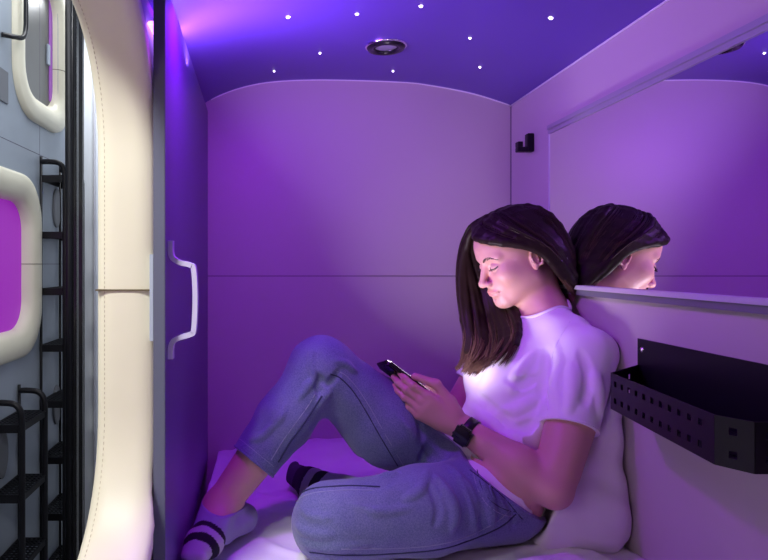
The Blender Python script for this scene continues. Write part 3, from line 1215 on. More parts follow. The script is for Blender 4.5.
BX0, BX1 = HEAD.lo, HEAD.lo + (HEAD.n - 1) * HEAD.h


def region(P, Q, lo, hi, inside=True):
    c = P[Q].mean(1)
    m = ((c > np.array(lo)) & (c < np.array(hi))).all(1)
    return m if inside else ~m


Pb, Qb = BODY.mesh()
m = region(Pb, Qb, (.0, 1.0, -.150), (.74, 1.72, .3), False) & region(Pb, Qb, (.24, 1.275, -.405), (.47, 1.555, -.235), False)
m &= Pb[Qb].mean(1)[:, 2] > -.595
body_c = clean(Pb, Qb, m)
Ph, Qh = HEAD.mesh()
e_ = .003
head_m = clean(Ph, Qh, region(Ph, Qh, BX0 + e_, BX1 - e_))
Pn, Qn = HANDS.mesh()
h0, h1 = HANDS.lo, HANDS.lo + (HANDS.n - 1) * HANDS.h
hand_m = clean(Pn, Qn, region(Pn, Qn, h0 + e_, h1 - e_))
parts = [body_c, head_m, hand_m]
PJ, QJ = join(parts)
woman = thing('person', 'seated person with long brown hair in white t-shirt and blue jeans looking down at phone', 'person', (PEL[0], PEL[1], ZM))
mesh_obj('body', PJ, QJ, M['skin'], woman, True, skin_col(PJ))
print('body', len(PJ))

# ---------------------------------------------------------------- jeans
JE = Field((-.20, 1.02, -.60), (.70, 1.75, -.12), .0032)
thL_m = HL * .5 + KL * .5 + V3(0, -.005, 0)
thR_m = pix(386, 424, 1.44)
shR = KR + (AR - KR) * .76
shL = KL + (AL - KL) * .86
JE_pr = [
    cap(PEL + V3(-.005, 0, 0), WAI + V3(-.01, 0, .0), .112, .094, 0, LAT, 1.38),
    cap(HL, thL_m, .094, .081, .035), cap(thL_m, KL, .081, .073, .03),
    cap(KL + V3(.0, .01, 0), shL, .068, .054, .03),
    cap(HR, thR_m, .098, .093, .035), cap(thR_m, KR, .093, .066, .03),
    cap(KR, KR * .5 + shR * .5, .066, .061, .03), cap(KR * .5 + shR * .5, shR, .061, .051, .02),
    ell(KR + V3(-.005, 0, .004), (.068, .066, .064), .02),
]
for pr in JE_pr:
    JE.op(pr)


def px_path(fld, pxs, n=24):
    S = spline([(a, b, 0) for a, b in pxs], n)
    out = []
    for a, b, _ in S:
        p = fld.ray(a, b)
        if p is not None:
            out.append(p)
    # drop jumps in depth
    res = [out[0]] if out else []
    for p in out[1:]:
        if np.linalg.norm(p - res[-1]) < .08:
            res.append(p)
    return res


def fold(fld, pxs, r=.007, sink=.004, sub=False, k=.008, n=14):
    P = px_path(fld, pxs, n)
    if len(P) < 3:
        return
    P = np.array(P)
    N = fld.grad(P)
    P = P + N * ((-sink) if not sub else sink)
    L = len(P)
    for i in range(L - 1):
        w0, w1 = math.sin(math.pi * (i + .3) / L) ** .5, math.sin(math.pi * min(i + 1.3, L - .3) / L) ** .5
        fld.op(cap(P[i], P[i + 1], r * w0, r * w1, k, sub=sub))


# crotch and hip folds, knee folds, back of knee
for f_ in (
    dict(pxs=[(424, 446), (432, 456), (446, 470), (462, 482)], r=.008, sub=True),
    dict(pxs=[(422, 452), (420, 468), (408, 484), (398, 490)], r=.007, sub=True),
    dict(pxs=[(470, 462), (482, 484), (490, 506), (492, 526)], r=.009, sink=.001),
    dict(pxs=[(450, 466), (466, 486), (474, 508), (474, 528)], r=.009, sink=.001),
    dict(pxs=[(436, 476), (448, 494), (454, 512), (452, 530)], r=.009, sink=.001),
    dict(pxs=[(462, 474), (474, 496), (480, 516), (482, 534)], r=.006, sub=True),
    dict(pxs=[(424, 480), (434, 496), (438, 512), (434, 526)], r=.006, sub=True),
    dict(pxs=[(488, 470), (504, 494), (512, 512), (512, 528)], r=.006, sub=True),
    dict(pxs=[(322, 376), (318, 386), (322, 398)], r=.007, sub=True),
    dict(pxs=[(315, 372), (326, 384), (334, 378), (340, 370)], r=.006, sub=True),
    dict(pxs=[(312, 350), (311, 364), (314, 378)], r=.005, sink=.002),
    dict(pxs=[(330, 392), (322, 398), (318, 408)], r=.007, sink=.003),
    dict(pxs=[(298, 400), (306, 388), (312, 380)], r=.006, sink=.002),
    dict(pxs=[(268, 430), (280, 418), (286, 404)], r=.006, sink=.003),
    dict(pxs=[(300, 508), (312, 516), (330, 518)], r=.006, sink=.003),
    dict(pxs=[(295, 526), (310, 534), (332, 536)], r=.006, sink=.003),
    dict(pxs=[(300, 544), (330, 548), (370, 544)], r=.006, sink=.003),
    dict(pxs=[(350, 505), (380, 512), (410, 508)], r=.006, sink=.003),
    dict(pxs=[(414, 410), (420, 424), (422, 440)], r=.006, sub=True),
    dict(pxs=[(432, 462), (452, 474), (478, 478), (498, 486)], r=.006, sub=True, sink=.003),
    dict(pxs=[(428, 470), (420, 490), (404, 500)], r=.007, sink=.002),
    dict(pxs=[(334, 360), (346, 364), (356, 372)], r=.005, sink=.002),
    dict(pxs=[(250, 440), (262, 436), (272, 426)], r=.005, sink=.002),
    dict(pxs=[(370, 470), (384, 476), (396, 474)], r=.006, sink=.002),
    dict(pxs=[(395, 415), (408, 428), (416, 442)], r=.006, sink=.003),
):
    fold(JE, **f_)
X, Y, Z = JE.pts((slice(0, JE.n[0]), slice(0, JE.n[1]), slice(0, JE.n[2])))
JE.a += (.0010 * np.sin(38 * X + 25 * Z + 6 * np.sin(14 * Y)) * np.sin(31 * Z - 17 * Y + 5 * np.sin(17 * X))).astype(np.float32)
JSOLID = JE.dup()


def halfspace(fld, p, n, keep_neg=True):
    """cut away everything on the side n points to"""
    X, Y, Z = fld.pts((slice(0, fld.n[0]), slice(0, fld.n[1]), slice(0, fld.n[2])))
    d = ((X - p[0]) * n[0] + (Y - p[1]) * n[1] + (Z - p[2]) * n[2]).astype(np.float32)
    return d


# legs end in open cuffs: hollow the tubes near the hems, then cut
aR = nz(AR - KR)
aL = nz(AL - KL)
for (a0, b0, r0, r1) in ((KR * .45 + shR * .55, shR + aR * .08, .050, .0475), (KL * .3 + shL * .7, shL + aL * .06, .046, .050)):
    JE.op(cap(a0, b0, r0, r1, 0, sub=True))


def local_cut(fld, lo, hi, p, n):
    sl = fld.sl(lo, hi)
    X, Y, Z = fld.pts(sl)
    d = (X - p[0]) * n[0] + (Y - p[1]) * n[1] + (Z - p[2]) * n[2]
    fld.a[sl] = np.maximum(fld.a[sl], d.astype(np.float32))


hemR = pix(250, 458, 1.36)
local_cut(JE, (-.20, 1.275, -.60), (.10, 1.55, -.30), hemR, nz(aR * .96 + V3(.02, 0, -.05)))
hemL = KL + (AL - KL) * .83
local_cut(JE, (.02, 1.40, -.60), (.33, 1.62, -.44), hemL, aL)
# waist: cut along the waistband plane, slanting from belly to back
wb_p = V3(.52, 1.42, -.405)
wb_n = nz(V3(.62, .05, .78))
waist_pt = [pix(446, 438, 1.40), pix(473, 463, 1.31), pix(528, 513, 1.25)]
wn = nz(np.cross(waist_pt[2] - waist_pt[0], V3(.08, .9, .05)))
if wn[2] < 0:
    wn = -wn
local_cut(JE, (.30, 1.0, -.60), (.72, 1.76, -.1), waist_pt[1], wn)
PJe, QJe = JE.mesh()
cq = PJe[QJe].mean(1)
# drop stray pieces above
jeans = mesh_obj('jeans', PJe, QJe, M['denim'], woman, True)
jeans['label'] = 'blue denim jeans'
print('jeans', len(PJe))


def seam(name, fld, pxs, r=.0016, m='denim_seam', off=.0006, n=60, parent=None, flat=False):
    P = px_path(fld, pxs, n)
    if len(P) < 4:
        print('seam missed', name, pxs[0])
        return
    P = np.array(P)
    N = fld.grad(P)
    P = P + N * off
    P[1:-1] = (P[:-2] + P[1:-1] * 2 + P[2:]) / 4
    MB().tube(P, r, 6).build(name, M[m], parent or jeans, True)


seam('side_seam', JSOLID, [(330, 374), (340, 378), (352, 390), (364, 408), (380, 436), (398, 466), (410, 484)], .0015)
seam('topstitch', JSOLID, [(334, 370), (345, 375), (357, 388), (369, 406), (385, 434), (402, 463), (414, 481)], .0008, 'denim_thread')
seam('inseam', JSOLID, [(322, 396), (314, 408), (303, 424), (290, 442), (278, 462)], .0022)
seam('topstitch', JSOLID, [(315, 394), (308, 406), (297, 421), (284, 439), (271, 460)], .0009, 'denim_thread')
seam('inseam', JSOLID, [(294, 500), (300, 494), (312, 489), (330, 487), (352, 486), (380, 487)], .0018)
seam('topstitch', JSOLID, [(293, 506), (301, 498), (314, 493), (332, 491), (354, 490), (382, 491)], .0008, 'denim_thread')
seam('outseam', JSOLID, [(310, 552), (350, 555), (400, 553), (440, 549), (470, 540), (500, 527), (516, 514)], .0016)
seam('topstitch', JSOLID, [(330, 549), (400, 548), (440, 544), (468, 536), (496, 522), (510, 510)], .0008, 'denim_thread')
seam('pocket_seam', JSOLID, [(477, 470), (482, 488), (492, 502), (506, 510), (518, 512)], .0009)
seam('topstitch', JSOLID, [(473, 470), (478, 490), (489, 506), (504, 515), (518, 516)], .0008, 'denim_thread')
seam('waistband_seam', JSOLID, [(470, 470), (488, 484), (504, 498), (522, 519)], .0013)
# rolled hem of the raised leg
for nm, sh in (('hem', 0.0), ('hem_stitch', -.017)):
    c0 = hemR + aR * sh
    u = nz(np.cross(aR, V3(0, 1, 0)))
    w = np.cross(aR, u)
    ring = []
    cc = KR + aR * ((c0 - KR) @ aR)
    for t in np.linspace(0, 2 * math.pi, 49)[:-1]:
        d = u * math.cos(t) + w * math.sin(t)
        rr = np.arange(.03, .09, .0006)
        val = JSOLID.sample(cc[None] + rr[:, None] * d[None])
        kk = np.where(val > 0)[0]
        r_ = rr[kk[0]] if len(kk) else .052
        ring.append(cc + d * (r_ - .0005))
    ring = np.array(ring)
    for _ in range(2):
        ring = (np.roll(ring, 1, 0) + ring * 2 + np.roll(ring, -1, 0)) / 4
    MB().tube(ring, .0026 if nm == 'hem' else .0010, 6, closed=True).build(nm, M['denim' if nm == 'hem' else 'denim_thread'], jeans, True)

# belt loop and waistband band
for (a, b) in (((489, 484), (494, 499)),):
    P = px_path(JE, [a, ((a[0] + b[0]) / 2 - 1, (a[1] + b[1]) / 2), b], 8)
    if len(P) > 3:
        P = np.array(P)
        P += JE.grad(P) * .001
        MB().tube(P, .0024, 6).build('belt_loop', M['denim'], jeans, True)

# ---------------------------------------------------------------- t-shirt
SH = Field((.38, 1.14, -.56), (.7215, 1.80, -.06), .0028)
slv = SL + (EL - SL) * .62
slvR = SR + (ER - SR) * .55
sh_pr = [
    cap(PEL + V3(.035, 0, .03), WAI, .096, .092, 0, LAT, 1.38),
    cap(WAI, CHE, .092, .099, .04, LAT, 1.35),
    cap(CHE, UCH, .099, .073, .03, LAT, 1.38),
    cap(UCH, SL, .062, .058, .03), cap(UCH, SR, .062, .056, .03),
    ell(CHE + V3(-.066, -.062, -.008), (.060, .062, .058), .035),
    ell(CHE + V3(-.076, .068, -.008), (.058, .062, .058), .035),
    cap(NB + V3(0, 0, .012), SL + V3(-.005, .06, .042), .046, .036, .04), cap(NB + V3(0, 0, .012), SR + V3(0, -.06, .042), .046, .036, .04),
    cap(SL + V3(.0, -.002, -.0), slv, .057, .0555, .02), cap(SR, slvR, .054, .052, .02),
    cap(slv + V3(.004, 0, 0), slv + (EL - SL) * .1, .0555, .058, .01),
]
for pr in sh_pr:
    SH.op(pr)
for f_ in (
    dict(pxs=[(546, 350), (548, 366), (544, 384), (546, 402)], r=.008, sub=True, sink=.005, k=.012),
    dict(pxs=[(556, 342), (560, 362), (556, 386), (560, 410)], r=.010, sink=.005, k=.010),
    dict(pxs=[(535, 352), (520, 372), (512, 392)], r=.009, sink=.005, k=.012),
    dict(pxs=[(538, 378), (522, 384), (508, 380)], r=.007, sub=True, sink=.005, k=.012),
    dict(pxs=[(536, 398), (516, 410), (496, 414)], r=.009, sink=.005, k=.012),
    dict(pxs=[(545, 420), (520, 428), (498, 422), (480, 408)], r=.008, sub=True, sink=.005, k=.012),
    dict(pxs=[(475, 392), (492, 408), (512, 420)], r=.007, sub=True, sink=.005, k=.012),
    dict(pxs=[(468, 404), (484, 418), (500, 428)], r=.008, sink=.004, k=.012),
    dict(pxs=[(545, 440), (524, 442), (506, 436)], r=.009, sink=.004, k=.012),
    dict(pxs=[(580, 352), (588, 376), (584, 404)], r=.007, sub=True, sink=.005, k=.012),
    dict(pxs=[(572, 366), (572, 390), (568, 412)], r=.008, sink=.004, k=.012),
    dict(pxs=[(596, 372), (600, 396), (600, 420)], r=.008, sink=.004, k=.012),
):
    fold(SH, **f_)
X, Y, Z = SH.pts((slice(0, SH.n[0]), slice(0, SH.n[1]), slice(0, SH.n[2])))
SH.a += (.0014 * np.sin(36 * X - 28 * Z + 5 * np.sin(11 * Y)) * np.sin(29 * Z + 21 * Y + 4 * np.sin(19 * X))).astype(np.float32)
SHS = SH.dup()
# keep the cloth clear of the body under it
UND = Field(SH.lo, SH.lo + (SH.n - 1) * SH.h - 1e-6, SH.h)
for pr in torso + neck[1:] + armL[:2] + armR[:1] + [legs[0], legs[2]]:
    UND.op(pr)
n_ = np.minimum(UND.n, SH.n)
SH.a[:n_[0], :n_[1], :n_[2]] = np.minimum(SH.a[:n_[0], :n_[1], :n_[2]], UND.a[:n_[0], :n_[1], :n_[2]] - .0035)
SHS = SH.dup()
# neck opening, sleeve openings
NA = nz(NB - hd_(-.030, 0, -.062))
colc = V3(.646, 1.508, -.112)
coln = nz(V3(-.42, -.04, .90))
SH.op(cap(colc - coln * .02, colc + coln * .10, .0610, .066, .003, LAT, 1.12, sub=True))
aS = nz(EL - SL)
SH.op(cap(slv - aS * .015, slv + aS * .12, .0420, .0575, 0, sub=True))
sleeve_n = nz(aS * .97 + V3(.12, 0, .02))
sl_p = pix(576, 430, 1.27)
local_cut(SH, (.515, 1.10, -.56), (.73, 1.285, -.20), sl_p, sleeve_n)
aSR = nz(ER - SR)
SH.op(cap(slvR - aSR * .03, slvR + aSR * .1, .047, .047, 0, sub=True))
local_cut(SH, (.38, 1.60, -.56), (.70, 1.80, -.25), slvR, aSR)
# the jeans waistband goes over the hem at the front; the shirt is loose at the side
PSh, QSh = SH.mesh()
shirt = mesh_obj('t_shirt', PSh, QSh, M['shirt'], woman, True)
shirt['label'] = 'plain white short-sleeved t-shirt'
print('shirt', len(PSh))
# ribbed collar and sleeve hem


def ring_on(fld, c, n, rmin, rmax, r, name, m, parent, inset=0.0, flat=LAT):
    n = nz(n)
    u = nz(np.cross(n, V3(0, 1, 0)))
    w = np.cross(n, u)
    out = []
    for t in np.linspace(0, 2 * math.pi, 65)[:-1]:
        d = u * math.cos(t) + w * math.sin(t)
        out.append((c, d))
    return out


ring = []
u = nz(np.cross(coln, LAT))
w = LAT
for t in np.linspace(0, 2 * math.pi, 73)[:-1]:
    d = u * math.cos(t) * .0600 + w * math.sin(t) * .0600 * 1.12
    hh = np.arange(.10, -.14, -.001)
    q = colc[None] + d[None] * 1.03 + coln[None] * hh[:, None]
    vv = SHS.sample(q)
    kk = np.where(vv < 0)[0]
    ring.append(q[kk[0]] if len(kk) else colc + d)
ring = np.array(ring)
for _ in range(5):
    ring = (np.roll(ring, 1, 0) + ring * 2 + np.roll(ring, -1, 0)) / 4
mb = MB()
mb.tube(ring + coln * .0005, .0042, 10, closed=True)
mb.build('collar', M['shirt'], shirt, True)
u = nz(np.cross(sleeve_n, V3(0, 1, 0)))
w = np.cross(sleeve_n, u)
axc = SL + aS * (((sl_p - SL) @ sleeve_n) / (aS @ sleeve_n))
ring = []
for t in np.linspace(0, 2 * math.pi, 65)[:-1]:
    d = u * math.cos(t) + w * math.sin(t)
    rr = np.arange(.035, .085, .0006)
    val = SHS.sample(axc[None] + rr[:, None] * d[None] - sleeve_n * .002)
    kk = np.where(val > 0)[0]
    ring.append(axc + d * ((rr[kk[0]] if len(kk) else .056) - .0012))
ring = np.array(ring)
for _ in range(2):
    ring = (np.roll(ring, 1, 0) + ring * 2 + np.roll(ring, -1, 0)) / 4
MB().tube(ring, .0020, 6, closed=True).build('sleeve_hem', M['shirt'], shirt, True)

seam('sleeve_seam', SHS, [(570, 322), (559, 340), (551, 362), (548, 388), (548, 410)], .0011, 'shirt', .0004, parent=shirt)
# ---------------------------------------------------------------- socks
for nm, ft, top, lo, hi, side in (('R', fR, pix(223, 503, 1.31), (-.215, 1.12, -.60), (.02, 1.42, -.46), 0), ('L', fL, AL + nz(KL - AL) * .05, (-.02, 1.40, -.60), (.29, 1.66, -.47), 1)):
    F = Field(lo, hi, .0024)
    for pr in foot(**ft):
        F.op(pr, .0035)
    F.op(cap(ft['ank'], AL + nz(KL - AL) * .09 if side else AR + nz(KR - AR) * .05, .0365, .038, .012), 0)
    # cuff cut
    n = nz(top - ft['ank']) if side else nz(V3(.16, .0, 1))
    F.op(cap(top - n * .006, top + n * .06, .0345, .042, 0, sub=True))
    X, Y, Z = F.pts((slice(0, F.n[0]), slice(0, F.n[1]), slice(0, F.n[2])))
    d = (X - top[0]) * n[0] + (Y - top[1]) * n[1] + (Z - top[2]) * n[2]
    F.a = np.maximum(F.a, d.astype(np.float32))
    F.a += (.0010 * np.sin(150 * X + 60 * Y) * np.sin(90 * Z + 40 * X)).astype(np.float32)
    P_, Q_ = F.mesh()
    ax_ = nz(ft['toe'] - ft['heel'])
    t = (P_ - ft['heel']) @ ax_ / np.linalg.norm(ft['toe'] - ft['heel'])
    col = np.tile(np.array([.30, .30, .42]), (len(P_), 1))
    pale, dark = np.array([.50, .48, .55]), np.array([.012, .012, .018])
    if side:
        bands = [(.66, .76, dark), (.76, .86, pale * .7), (.86, .99, dark), (.99, 2, dark * 1.5)]
        bands = [(.50, .62, dark), (.62, .72, pale * .6), (.72, .90, dark), (.90, 2.0, np.array([.05, .05, .07]))]
    else:
        bands = [(.66, .73, dark), (.73, .82, pale * .9), (.82, .91, dark), (.91, 2, pale * .9)]
    for a, b, cc in bands:
        col[(t > a) & (t < b)] = cc
    P_[:, 0] = np.maximum(P_[:, 0], -.1815)
    print('sock x', P_[:, 0].min(), P_[:, 2].min())
    o = mesh_obj('sock', P_, Q_, M['sock'], woman, True, col)
    o['label'] = 'grey sock with black stripes'

# ---------------------------------------------------------------- watch and phone
wd = nz(EL - WL)
wc = WL + wd * .030
wn_ = V3(-.42, -.86, -.10)
wn_ = nz(wn_ - wd * (wn_ @ wd))
ws = np.cross(wd, wn_)
watch = thing('wristwatch', 'black smartwatch on the wrist of the seated woman', 'watch', tuple(wc - V3(0, 0, .02)))
ring = []
for t in np.linspace(0, 2 * math.pi, 49)[:-1]:
    d = wn_ * math.cos(t) + ws * math.sin(t)
    rr = np.arange(.012, .05, .0005)
    val = HANDS.sample(wc[None] + rr[:, None] * d[None])
    kk = np.where(val > 0)[0]
    ring.append(wc + d * ((rr[kk[0]] if len(kk) else .028) + .0012))
ring = np.array(ring)
for _ in range(2):
    ring = (np.roll(ring, 1, 0) + ring * 2 + np.roll(ring, -1, 0)) / 4
v, f = [], []
for i, p in enumerate(ring):
    d = nz(p - wc)
    for (a, b) in ((-.0105, 0), (-.0100, .0022), (.0100, .0022), (.0105, 0)):
        v.append(p + wd * a + d * b)
for i in range(48):
    j = (i + 1) % 48
    for k in range(4):
        f.append([i * 4 + k, i * 4 + (k + 1) % 4, j * 4 + (k + 1) % 4, j * 4 + k])
fix_normals(MB().add(v, f).build('strap', M['watch'], watch, True))


def oriented_box(name, c, axes, half, m, parent, bev, seg=3):
    bm = bmesh.new()
    bmesh.ops.create_cube(bm, size=2)
    for q in bm.verts:
        q.co = Vector([q.co[i] * half[i] for i in range(3)])
    if bev:
        vert_edges = [e for e in bm.edges if abs((e.verts[0].co - e.verts[1].co).z) > half[2]]
        bmesh.ops.bevel(bm, geom=vert_edges, offset=bev, segments=5, affect='EDGES')
        bmesh.ops.bevel(bm, geom=[e for e in bm.edges if abs(e.verts[0].co.z - e.verts[1].co.z) < 1e-6 and len(e.link_faces) == 2 and e.calc_face_angle(0) > 1], offset=min(half[2] * .6, bev * .4), segments=2, affect='EDGES')
    A = np.array(axes)
    v = [np.array(c) + A[0] * q.co.x + A[1] * q.co.y + A[2] * q.co.z for q in bm.verts]
    bm.verts.index_update()
    f = [[q.index for q in g.verts] for g in bm.faces]
    bm.free()
    o = MB().add(v, f).build(name, m, parent)
    fix_normals(o)
    return auto_smooth(o, 30)


fc = ring[0] + wn_ * .0065
oriented_box('watch_case', fc, [wd, ws, wn_], (.0185, .0205, .0058), M['watch'], watch, .006)
oriented_box('watch_glass', fc + wn_ * .0062, [wd, ws, wn_], (.0160, .0180, .0010), M['watch_glass'], watch, .005)
MB().tube([fc + wd * -.0180 + ws * .006, fc + wd * -.0205 + ws * .006], .003, 12).build('crown', M['watch'], watch)

phone = thing('smartphone', 'dark smartphone held in both hands with its lit screen towards the face', 'phone', tuple(PC - V3(0, 0, .04)))
oriented_box('phone_body', PC, [PA, PB, PN], (PL / 2, PW / 2, PT / 2), M['phone'], phone, .009)
oriented_box('screen', PC + PN * (PT / 2 + .0003), [PA, PB, PN], (PL / 2 - .004, PW / 2 - .004, .0004), M['screen'], phone, .006)
ld = bpy.data.lights.new('screen_light', 'AREA')      # the light the screen gives off
ld.shape = 'RECTANGLE'
ld.size, ld.size_y = PL - .02, PW - .012
ld.energy, ld.color, ld.spread = .95, (.97, .84, 1.0), R(125)
lo = bpy.data.objects.new('screen_light', ld)
C.objects.link(lo)
mw = Matrix(((PA[0], PB[0], PN[0]), (PA[1], PB[1], PN[1]), (PA[2], PB[2], PN[2])))
if mw.determinant() < 0:
    mw = Matrix(((PA[0], -PB[0], PN[0]), (PA[1], -PB[1], PN[1]), (PA[2], -PB[2], PN[2])))
mw = mw @ Matrix.Rotation(math.pi, 3, 'X')
lo.matrix_world = Matrix.Translation(Vector(PC + PN * (PT / 2 + .0025)) + Vector((0, 0, EYE))) @ mw.to_4x4()
oriented_box('camera_bump', PC - PN * (PT / 2 + .0006) - PA * (PL / 2 - .022) + PB * -.014, [PA, PB, PN], (.014, .014, .0010), M['watch_glass'], phone, .004)

# ---------------------------------------------------------------- face details and hair
HSH = HEAD


def on_head(p, off=.0003, axis=None):
    p = np.array(p, float)[None]
    for _ in range(12):
        d = HEAD.sample(p)
        p = p - HEAD.grad(p, .002) * (d - off)[:, None]
    return p[0]


rng = random.Random(7)
for sg in (1, -1):
    mbb = MB()
    B = spline([(.0830, .0120, .0185), (.0815, .0240, .0240), (.0740, .0390, .0255), (.0620, .0520, .0185)], 60)
    for i in range(0, 58):
        for q in range(3):
            w = .0042 * math.sin(math.pi * min(1, (i + 12) / 62)) * rng.uniform(-1, 1)
            b = B[i]
            p0 = on_head(hd_(b[0], b[1] * sg, b[2] + w - .001), .0001)
            p1 = on_head(hd_(B[min(i + 5, 59)][0], B[min(i + 5, 59)][1] * sg, B[min(i + 5, 59)][2] + w * .6 + .0008), .0006)
            mbb.tube([p0, (p0 + p1) / 2 + HF * .0003, p1], [.00026, .00024, .0001], 3, cap=False)
    mbb.build('eyebrow', M['brow'], woman, True)
for sg in (1, -1):
    ml = MB()
    Lc = spline([(.0760, .0165, .0005), (.0795, .0245, -.0022), (.0785, .0340, -.0032), (.0735, .0430, -.0012), (.0685, .0480, .0020)], 22)
    L3 = [on_head(hd_(q[0], q[1] * sg, q[2]), .0003) for q in Lc]
    ml.tube(L3, .0013, 5)
    for i in range(2, 22):
        d = HF * 1.0 + HLFT * sg * (.15 + .05 * i) - HU * .55
        d = nz(d)
        a = L3[i]
        ml.tube([a, a + d * .0045 - HU * .0008, a + d * .0085 + HU * .0006], [.0004, .0003, .00012], 3, cap=False)
    ml.build('eyelashes', M['lash'], woman, True)

rs = np.random.RandomState(3)
NH = 34


def L2W(rows):
    return [[hd_(*p) for p in r] for r in rows]


near_rows = L2W([
    [(.0740, -.004, .083), (.0790, .020, .077), (.0690, .048, .066), (.0440, .070, .050), (.0080, .082, .031), (-.022, .091, .006), (-.036, .094, -.03), (-.056, .082, -.085), (-.082, .062, -.140)],
    [(.0100, -.005, .118), (.0200, .035, .112), (.0140, .066, .086), (-.006, .085, .052), (-.034, .096, .012), (-.054, .097, -.035), (-.076, .084, -.085), (-.090, .064, -.130), (-.098, .055, -.160)],
    [(-.055, -.005, .108), (-.070, .030, .102), (-.088, .056, .075), (-.102, .064, .035), (-.108, .066, -.01), (-.108, .064, -.055), (-.108, .058, -.095), (-.104, .05, -.130), (-.10, .045, -.160)],
])
back_rows = L2W([
    [(-.055, -.005, .108), (-.070, .030, .102), (-.088, .056, .075), (-.102, .064, .035), (-.108, .066, -.01), (-.108, .064, -.055), (-.108, .058, -.095), (-.104, .05, -.130), (-.10, .045, -.160)],
    [(-.062, -.005, .106), (-.088, -.003, .088), (-.106, .000, .060), (-.112, .000, .025), (-.114, .00, -.015), (-.112, .00, -.055), (-.110, .000, -.095), (-.106, .0, -.130), (-.10, .0, -.160)],
    [(-.055, -.007, .108), (-.070, -.035, .102), (-.088, -.056, .075), (-.100, -.066, .035), (-.100, -.070, -.01), (-.098, -.068, -.055), (-.095, -.062, -.095), (-.088, -.06, -.13), (-.08, -.06, -.155)],
])
def shirt_pt(px, py, off=.010):
    p = SHS.ray(px, py)
    D = min(p[1] if p is not None else 9, 1.53) - off
    return pix(px, py, D)


far_rows = [
    [hd_(.0740, -.004, .083), pix(475, 227, 1.57), pix(466, 241, 1.60), pix(461, 264, 1.61), pix(460, 290, 1.605), pix(463, 318, 1.585), pix(467, 342, 1.55), pix(464, 360, 1.53), pix(457, 374, 1.52)],
    [hd_(.0250, -.005, .116), hd_(.055, -.050, .098), hd_(.078, -.082, .050), hd_(.080, -.092, .000), pix(482, 310, 1.605), pix(488, 333, 1.55), shirt_pt(489, 350), shirt_pt(483, 365), shirt_pt(471, 379)],
    [hd_(-.030, -.006, .116), hd_(-.010, -.062, .092), hd_(.005, -.088, .045), hd_(.015, -.092, .000), hd_(.020, -.090, -.060), shirt_pt(517, 324, .014), shirt_pt(518, 338), shirt_pt(513, 353), shirt_pt(502, 371)],
]
side_rows = [
    far_rows[2],
    [hd_(-.055, -.007, .108), hd_(-.060, -.055, .085), hd_(-.060, -.082, .045), hd_(-.050, -.088, .000), hd_(-.045, -.085, -.06), hd_(-.05, -.085, -.10), hd_(-.05, -.09, -.13), hd_(-.05, -.10, -.16), hd_(-.045, -.11, -.185)],
    back_rows[2],
]


def strands(rows, n, clumps, wave, jit, seed):
    r = np.random.RandomState(seed)
    R3 = [spline(q, NH) for q in rows]
    out = []
    ca = np.sort(r.rand(clumps))
    cp = r.rand(clumps) * 6.28
    cd = r.rand(clumps)
    for i in range(n):
        c = r.randint(clumps)
        a = np.clip(ca[c] + r.randn() * .5 / clumps, 0, 1)
        u = a * 2
        if u < 1:
            A, B, w = R3[0], R3[1], u
        else:
            A, B, w = R3[1], R3[2], u - 1
        P = A * (1 - w) + B * w
        t = np.linspace(0, 1, NH)[:, None]
        out_d = (cd[c] * .5 + r.rand() * .5)
        ctr = HO + HF * -.01 + HU * .0
        rad = P - ctr
        rad /= np.linalg.norm(rad, axis=1, keepdims=True)
        P = P + rad * (jit * (out_d - .15) * np.sin(np.pi * np.clip(t * 1.3 + .12, 0, 1)) ** .5)
        wv = wave * np.clip((t - .45) / .55, 0, 1) ** 1.5
        P = P + wv * np.concatenate([np.sin(t * 12 + cp[c]), .8 * np.sin(t * 10 + cp[c] * 2 + 1), .25 * np.sin(t * 9 + cp[c])], 1)
        P = P + r.randn(1, 3) * .0015 * (.3 + t * 1.4)
        P = P + np.array([-.016, .0, .006]) * t ** 5 * (cd[c] * 1.4) * (wave > .005)
        L = int(NH * (.80 + .20 * r.rand() ** .5))
        out.append(P[:L])
    return out


def push(P, m=.0025):
    for _ in range(3):
        for F in (HEAD, SHS, BODY):
            ins = F.inside(P)
            if not ins.any():
                continue
            q = P[ins]
            d = F.sample(q)
            mv = np.clip(m - d, 0, .02)
            P[ins] = q + F.grad(q, F.h * 2) * mv[:, None]
    P[:, 0] = np.minimum(P[:, 0], .7095)
    return P


def push_all(S, m):
    n = [len(s) for s in S]
    A = push(np.vstack(S), m)
    k = np.cumsum(n)[:-1]
    return np.split(A, k)


allS = []
for rows, n, cl, wv, jt, sd_, mg in ((near_rows, 900, 60, .002, .010, 1, .0030), (back_rows, 400, 24, .002, .010, 2, .0040),
                                     (far_rows, 1300, 54, .0100, .016, 3, .0040), (side_rows, 300, 24, .003, .010, 4, .0040)):
    allS += push_all(strands(rows, n, cl, wv, jt, sd_), mg)
# volume below the locks
HV = Field((.42, 1.38, -.33), (.7135, 1.70, .165), .003)
for rows in (near_rows, back_rows, far_rows, side_rows):
    base = push_all(strands(rows, 50, 25, .003, .0, 11), .0035)
    for s_ in base:
        for i in range(0, int(NH * .86) - 3, 3):
            if i + 3 < len(s_):
                tt = i / NH
                HV.op(cap(s_[i], s_[i + 3], .0062 * (1 - .7 * tt ** 3), .0062 * (1 - .7 * ((i + 3) / NH) ** 3), .005))
PV, QV = HV.mesh()


